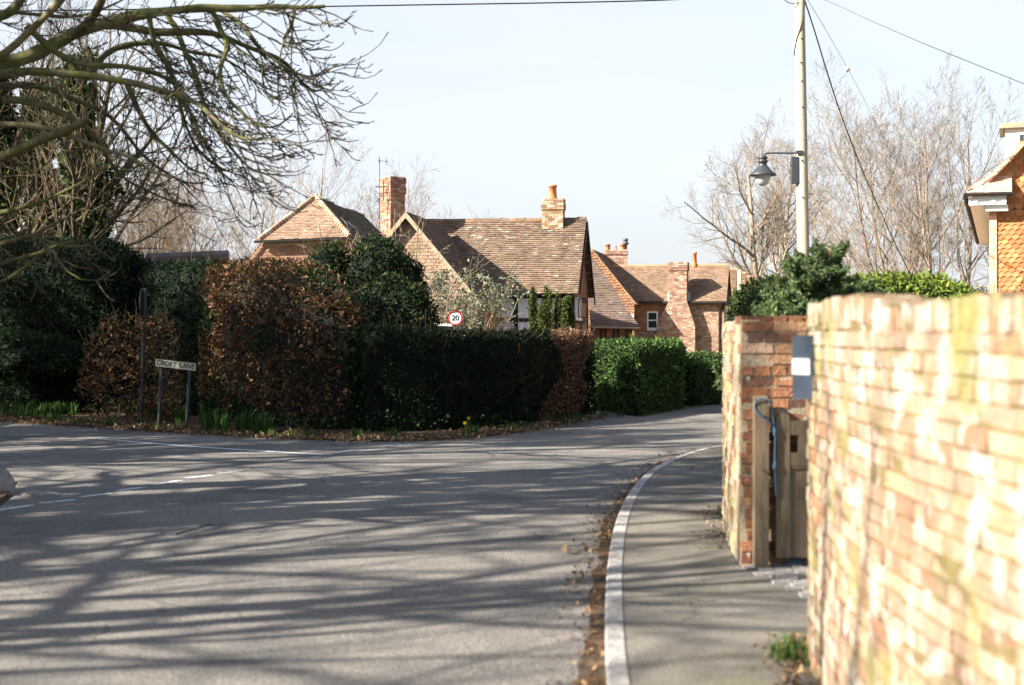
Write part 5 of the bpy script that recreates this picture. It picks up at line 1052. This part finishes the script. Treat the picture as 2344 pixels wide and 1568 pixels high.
def dress(pts, rad, step, Lr, t0=.12):
    sg = np.linalg.norm(np.diff(pts, axis=0), axis=1); ln = sg.sum(); n = int(ln / step)
    for i in range(n):
        f = t0 + (1 - t0) * (i + r.random()) / n; x = f * (len(pts) - 1); k = min(int(x), len(pts) - 2); q = pts[k] + (pts[k + 1] - pts[k]) * (x - k); tg = pts[k + 1] - pts[k]; tg /= np.linalg.norm(tg)
        rr = rad[min(k, len(rad) - 1)]
        if q[0] < -4.0 and q[2] < 4.7 and r.random() < .65: continue
        twig(q, tg * 1.0 + A(.35, 0, -.3) + r.normal(0, .45, 3), Lr * r.uniform(.5, 1.25) * (1.1 - .5 * f), min(rr * .5, .0085), 0 if rr > .012 else 1)
for d0, d1, ra, rb, path in LIMBS:
    pts = w3(path, d0, d1)
    if path[0][0] <= -150: pts = np.concatenate([[cr + A(0, 0, np.clip((pts[0][2] - 3.4), -.9, 2.2) * .6)], pts])
    n = len(pts) * 4; q = smooth_path(pts, n); q = q + nz(q, 2.2, .035)[:, None] * A(.5, .5, 1); rad = np.interp(np.arange(n), [0, n * .3, n - 1], [ra, (ra * .75 + rb * .25), rb]) * (1 + nz(q, 6, .25))
    (big if ra > .03 else mid_).put(q, rad, 8 if ra > .03 else 6); dress(q, rad, .165 if path[-1][1] < 425 and path[-1][0] > 480 else .42, 1.12)
# upper crown out of the view, going up and back over the near corner
spec = [None, (9, .10, .02, 9, .2, .7, .55, 6, .3), (8, .11, .0, 6, .2, .65, .5, 5, .35), (6, .13, .0, 5, .2, .6, .55, 4, .4), (4, .12, .02, 0, 0, 0, 0, 3, .5)]
for k, (d, L_) in enumerate((((-.9, -.5, .8), 4.5), ((-.3, -.9, .7), 4.5), ((-.8, -.2, .9), 5), ((-.1, -.3, 1.), 5), ((.55, -.6, .75), 4.0))):
    grow(r, mid_, tr_[14 + k], A(*d), L_, .09, 1, spec)
b = MB(); big.mesh(b, MOSS, r); b.build("trunk_and_limbs", M['mossbark'], t, True)
b = MB(); mid_.mesh(b, MOSS, r); b.build("branches", M['mossbark'], t)
b = MB(); twg.mesh(b, [(.085, .065, .042), (.11, .085, .058), (.07, .056, .036)], r); b.build("twigs", M['bark'], t)

# trees beside the road on the left, behind the viewpoint's left shoulder, whose shadows fall across the road
SH = [(10, .06, .04, 12, .22, .9, .68, 8, .3), (9, .12, .0, 7, .2, .75, .55, 7, .4), (7, .14, .0, 4, .2, .7, .55, 5, .4), (5, .13, .0, 0, 0, 0, 0, 4, .4)]
for i, (loc, h, r0, sd) in enumerate((((-11.2, 7.6, 0), 10.5, .42, 411), ((-10.6, 1.3, 0), 7.2, .3, 412), ((-17.5, 8.5, 0), 12.5, .5, 413), ((-13.5, 14.5, 0), 11.5, .44, 414), ((-19, 20, 0), 12, .45, 415), ((-12.0, 20.0, 0), 7.0, .26, 417), ((-10.4, 4.7, 0), 8.2, .3, 418), ((-9.6, 10.6, 0), 8.0, .3, 419), ((-15.0, 4.5, 0), 10.5, .4, 420))):
    bare_tree("roadside_tree", ["bare roadside tree standing left of the road beyond the view", "small bare roadside tree nearest the viewpoint, left of the road", "large bare roadside tree furthest from the road on the left", "bare roadside tree behind the overhanging one", "bare tree set far back along the side lane", "small bare tree at the side lane's edge", "slim bare roadside tree second from the viewpoint, left of the road", "bare roadside tree closest to the overhanging one", "bare tree in the field left of the slim roadside tree"][i], loc, h, r0, SH, sd, MOSS, group="bare trees beside the road", m='mossbark')
def leafy_tree(label, loc, h, rad, seed):
    t = bare_tree("evergreen_tree", label, loc, h * .9, .25, OAK[:3], seed, MOSS, group="evergreen trees along the side lane", m='mossbark'); r = np.random.default_rng(seed); hl_ = []
    for k in range(44):
        a, f = r.uniform(0, 6.28), r.random(); z = h * (.25 + .72 * f); q = rad * math.sqrt(r.random()) * (1.15 - .75 * f); hl_.append(hull_blob((loc[0] + q * math.cos(a), loc[1] + q * math.sin(a), z), np.array([.55, .55, .4]) * r.uniform(.7, 1.5), .25, k * 1.3 + seed, nu=8, nv=10))
    b = MB(); foliage(b, join(*hl_), 45, .17, YEW, seed, depth=.5, core=False, asp=.5); b.build("foliage", M['leaf'], t)
leafy_tree("shorter evergreen tree beside the side lane, nearer the lane mouth", (-17, 18.3, 0), 11.0, 3.0, 431)
leafy_tree("tallest evergreen tree, further along the side lane beyond the view", (-21, 20, 0), 14.0, 3.4, 432)
leafy_tree("evergreen tree furthest along the side lane beyond the view", (-24.5, 22, 0), 14.0, 3.4, 433)
leafy_tree("slim evergreen tree standing among the bare roadside trees", (-15.5, 15.2, 0), 12.5, 2.3, 434)
hedge("roadside_hedge", "evergreen roadside hedge along the side lane beyond the left edge of view", "hedge", hull_loft([(-14.5, 10.5), (-16.5, 15.0), (-20, 17.0)], [1.5, 1.5, 1.5], [4.2, 4.6, 4.2], seed=20.0, amp=.2), 160, .12, YEW, 416)

# ------------------------------------------------------------------ utility poles, lamp, wires
PX = 27.0
pb = P(1840, 640, PX); t = thing("utility_pole", "tall pale wooden utility pole behind the near wall, carrying the street lamp", "utility pole", (pb[0], PX, 0))
b = MB(); zt = 8.25; topp = P(1829.5, -10, PX); n = 12; zz = np.linspace(0, zt, n); pts = np.array([[pb[0] + (topp[0] - pb[0]) * ((z - pb[2]) / (topp[2] - pb[2])), PX, z] for z in zz]); rad = np.linspace(.125, .098, n); b.tubes(pts, rad, 20, (.47, .4, .27), True); b.build("pole", M['pole'], t, True)
b = MB(); r = np.random.default_rng(500)
for z in (7.2, 6.75, 6.4, 5.9, 5.3, 4.9, 4.2): x = np.interp(z, zz, pts[:, 0]); b.tubes([A(x + r.normal(0, .03), PX - .13, z), A(x, PX - .08, z)], [.014, .014], 6, (.1, .06, .04), True)
b.build("bolt", M['metal'], t)
pxz = lambda z: np.interp(z, zz, pts[:, 0])
b = MB(); w = [A(pxz(8.2) + .08, PX - .09, 8.2), A(pxz(7.7) + .08, PX - .09, 7.75), A(pxz(7.4) + .02, PX - .115, 7.45), A(pxz(7.2) - .09, PX - .08, 7.2), A(pxz(7) - .11, PX, 6.9)]; b.tubes(smooth_path(w, 20), np.full(20, .012), 5, (.05, .05, .05)); b.build("riser_cable", M['cable'], t)
b = MB(); o = P(1820, 4, PX - .1); w = [o + A(.06, 0, .0), o + A(-.03, 0, -.04), o + A(-.12, 0, -.02), o + A(-.22, 0, .05), o + A(-.1, 0, .14)]; b.tubes(smooth_path(w, 20), np.full(20, .010), 5, (.05, .05, .05)); b.build("cable_loop", M['greycable'], t)
lc = P(1746, 400, PX); t = thing("street_lamp", "black swan necked street lamp with a frosted globe on a bracket from the pole", "street lamp", tuple(lc))
b = MB(); hw = lambda px: px / FPX * PX
prof = [(0.0, hw(42)), (hw(9), hw(42)), (hw(11), hw(41)), (hw(11.5), hw(37)), (hw(9.6), hw(36)), (hw(9.8), hw(33)), (hw(11.6), hw(32.5)), (hw(11.8), hw(29)), (hw(9.5), hw(28)), (hw(9), hw(22)), (hw(11), hw(19)), (hw(14), hw(17)), (hw(15.5), hw(14)), (hw(19), hw(11)), (hw(22), hw(8)), (hw(31), hw(0)), (hw(31), hw(-2)), (hw(28), hw(-2.2)), (hw(18), hw(1))]
b.lathe([(r_, z) for r_, z in prof][::-1], lc, 28, (.04, .04, .05)); b.build("hood", M['lampm'], t, True)
b = MB(); b.lathe([(hw(19), hw(-1)), (hw(18), hw(-7)), (hw(16), hw(-14)), (hw(12), hw(-21)), (hw(6), hw(-25)), (0.001, hw(-26))], lc, 24, (.6, .6, .6)); b.build("globe", M['lampg'], t, True)
b = MB(); w = [lc + A(0, 0, hw(41)), lc + A(hw(2), 0, hw(46)), lc + A(hw(8), 0, hw(49)), lc + A(hw(20), 0, hw(50)), lc + A(hw(60), 0, hw(49.5)), lc + A(hw(84), 0, hw(50))]; b.tubes(smooth_path(w, 30), np.full(30, hw(2.0)), 8, (.04, .04, .05)); b.obox(lc + A(hw(74), -.135, hw(46)), A(hw(14), 0, 0), A(0, .06, 0), A(0, 0, hw(8)), (.05, .05, .05)); b.build("bracket_arm", M['lampm'], t)
bc = P(1811, 420, PX); t = thing("control_box", "slim grey green metal box strapped to the side of the pole under the lamp bracket", "metal box", tuple(bc))
b = MB(); b.box(bc + A(0, -.10, 0), bc + A(hw(15), .05, hw(60)), (.06, .06, .07)); b.build("casing", M['box'], t)
for z in (8, 50): b = MB(); b.box(bc + A(hw(14), -.06, hw(z)), bc + A(hw(26), .0, hw(z + 4)), (.05, .05, .05)); b.build("mounting_strap", M['metal'], t)
def wire(name, label, pts, rad, m='cable', n=40):
    b = MB(); q = smooth_path(np.array(pts), n); b.tubes(q, np.full(n, rad), 5, (.02, .02, .02)); return tag(b.build(name, M[m]), label, "cable")
tp = A(pxz(8.1), PX, 8.08)
wire("overhead_cable", "thick black cable crossing the top of the sky toward the left", [P(-700, 52, 25.6), P(-300, 38, 26), P(0, 25, 26.4), P(450, 20, 26.7), P(900, 12, 27), P(1300, 6, 27), P(1600, -1, 27), A(tp[0] - .05, PX, 8.16)], .0135)
wire("overhead_cable", "black cable dropping steeply from the pole top to the right of the lamp", [A(tp[0] + .08, PX, 8.02), P(1862, 60, 27.8), P(1893, 165, 29.4), P(1925, 262, 31), P(1975, 394, 33.5), P(2050, 560, 37), P(2090, 640, 39)], .0135)
wire("overhead_cable", "thin grey cable running from the pole top down to the right edge of the sky", [A(tp[0] + .08, PX, 8.12), P(1905, 6, 26.5), P(2000, 50, 25.5), P(2110, 98, 25), P(2220, 142, 25), P(2344, 192, 25), P(2500, 250, 25)], .0075, 'greycable')
wire("overhead_cable", "faintest thin wire with a pale insulator, right of the steep black cable", [A(tp[0] + .06, PX, 8.12), P(1880, 50, 34), P(1938, 152, 42), P(1972, 215, 48), P(2030, 330, 60)], .006, 'greycable')
ic = P(1940, 158, 42); b = MB(); d = P(1944, 165, 42.6) - P(1936, 150, 41.4); d /= np.linalg.norm(d); q = np.array([ic - d * .16, ic - d * .1, ic, ic + d * .1, ic + d * .16]); b.tubes(q, [.03, .075, .08, .075, .03], 10, (.7, .7, .7), True); tag(b.build("insulator", M['signw']), "small white egg shaped insulator on the thin wire", "insulator")
fp = P(1692, 760, 55); t = thing("utility_pole", "thin distant pole rising behind the far brick wall flank, before the ranked gables", "utility pole", (fp[0], 55, 0)); b = MB(); b.tubes([A(fp[0] - .02, 55, 0), A(fp[0], 55, 2), A(fp[0] + .02, 55, P(1692, 618, 55)[2])], [.105, .10, .09], 12, (.47, .4, .3), True); b.build("pole", M['pole'], t, True)

# ------------------------------------------------------------------ signs
def text_mesh(name, s, size, m, parent, loc, rot=(math.pi / 2, 0, 0), squeeze=1.0, ext=.0015, roll=0.0, off=.0):
    cu = bpy.data.curves.new(name, 'FONT'); cu.body = s; cu.size = size; cu.align_x, cu.align_y = 'CENTER', 'CENTER'; cu.extrude = ext; cu.offset = off
    o = bpy.data.objects.new(name, cu); COL.objects.link(o); dg = bpy.context.evaluated_depsgraph_get(); me = bpy.data.meshes.new_from_object(o.evaluated_get(dg)); bpy.data.objects.remove(o)
    n = bpy.data.objects.new(name, me); COL.objects.link(n); me.materials.clear(); me.materials.append(m); n.scale = (squeeze, 1, 1)
    n.parent = parent; n.location = Vector(loc) - Vector(OFF[parent.name]); n.rotation_mode = 'XYZ'; n.rotation_euler = rot; return n
sp = P(1042, 728, 29.2); rr = 16.7 / FPX * 29.2
t = thing("speed_sign", "round 20 speed limit sign with a red border above the dark clipped hedge", "road sign", (sp[0], 29.2, 0))
def disc(r0, r1, y, th, m, name, parent):
    b = MB(); k = 40; a = np.arange(k) * 2 * math.pi / k; V = []
    for q, yy in ((r1, y), (r1, y + th), (r0, y), (r0, y + th)): V += [[sp[0] + q * math.cos(x), yy, sp[2] + q * math.sin(x)] for x in a]
    F = [];
    for j in range(k): n_ = (j + 1) % k; F += [[j, n_, 2 * k + n_, 2 * k + j], [k + n_, k + j, 3 * k + j, 3 * k + n_], [n_, j, k + j, k + n_], [2 * k + j, 2 * k + n_, 3 * k + n_, 3 * k + j]]
    b.add(V, F, (.5, .5, .5)); return b.build(name, m, parent)
disc(.001, rr * .80, 29.19, .008, M['signw'], "white_face", t); disc(rr * .80, rr, 29.187, .012, M['signr'], "red_ring", t)
text_mesh("numerals", "20", rr * 1.02, M['signk'], t, (sp[0], 29.186, sp[2]), squeeze=1.0, ext=.002, off=.0015)
b = MB(); b.tubes([A(sp[0], 29.24, 0), A(sp[0], 29.24, sp[2] + rr * .5)], [.03, .03], 10, (.3, .3, .3), True); b.build("post", M['signgrey'], t)
n0 = P(402, 835, 24.3); roll = math.radians(-6.6); t = thing("street_name_sign", "tilted cream CROFT LANE street name sign on two dark posts before the hedge", "street sign", (n0[0], 24.3, 0))
pw_, ph_ = 93 / FPX * 24.3, 17.2 / FPX * 24.3; ex, ezv = A(math.cos(roll), 0, math.sin(roll)), A(-math.sin(roll), 0, math.cos(roll)); ezv = A(.02, 0, 1)
o = n0 - ex * pw_ / 2 - ezv * ph_ / 2; b = MB(); b.obox(o, ex * pw_, A(0, .012, 0), ezv * ph_, (.6, .6, .4)); pl = b.build("name_plate", M['signy'], t)
b = MB(); fw = .014
b.obox(o - ezv * fw - ex * fw + A(0, -.004, 0), ex * (pw_ + 2 * fw), A(0, .02, 0), ezv * fw, (.02, .02, .02)); b.obox(o + ezv * ph_ - ex * fw + A(0, -.004, 0), ex * (pw_ + 2 * fw), A(0, .02, 0), ezv * fw, (.02, .02, .02)); b.obox(o - ex * fw + A(0, -.004, 0), ex * fw, A(0, .02, 0), ezv * ph_, (.02, .02, .02)); b.obox(o + ex * pw_ + A(0, -.004, 0), ex * fw, A(0, .02, 0), ezv * ph_, (.02, .02, .02)); b.build("frame", M['signk'], t)
text_mesh("lettering", "CROFT  LANE", ph_ * .92, M['signk'], t, tuple(n0 + A(0, -.004, 0)), rot=(math.pi / 2, -roll, 0), squeeze=.90, ext=.002, off=.0005)
for k, px in enumerate((371, 435)):
    bb = MB(); p1 = P(px, 838 + (px - 402) * .17, 24.33); bb.tubes([A(p1[0] - .06, 24.33, 0), p1 + A(0, 0, .05)], [.03, .03], 8, (.1, .1, .11), True); bb.build("post", M['lampm'], t)
s0 = P(328, 697, 26.05); t = thing("road_sign", "round road sign seen edge on from behind, on a grey pole by the conifer hedge", "road sign", (s0[0], 26.05, 0))
b = MB(); k = 28; a = np.arange(k) * 2 * math.pi / k; ax_ = A(math.cos(math.radians(92)), math.sin(math.radians(92)), 0); nn_ = A(-ax_[1], ax_[0], 0); poly = [s0 + ax_ * .30 * math.cos(x) + A(0, 0, .30 * math.sin(x)) for x in a]; b.prism(poly, nn_ * .012, (.2, .2, .2)); b.build("sign_back", M['signgrey'], t)
b = MB(); b.tubes([A(s0[0] - .02, 25.97, 0), A(s0[0] + .06, 25.97, s0[2] + .30)], [.038, .038], 10, (.2, .2, .22), True); b.build("post", M['signgrey'], t)
b = MB(); w0, w1 = P(968, 742, 31), P(1034, 747, 31); b.prism([w0 + A(0, 0, -.02), w1 + A(0, 0, 0), w1 + A(0, .5, 0), w0 + A(0, .5, -.02)], A(0, 0, .05), (.8, .8, .8)); t = thing("low_wall", "white capped low garden wall just behind the hedge by the speed sign", "wall", (w0[0], 31, 0)); b.build("capping", M['white'], t)
b = MB(); b.box((w0[0], 31.08, 0), (w1[0], 31.42, w0[2] - .02), (.4, .3, .2)); b.build("body", M['brick'], t)
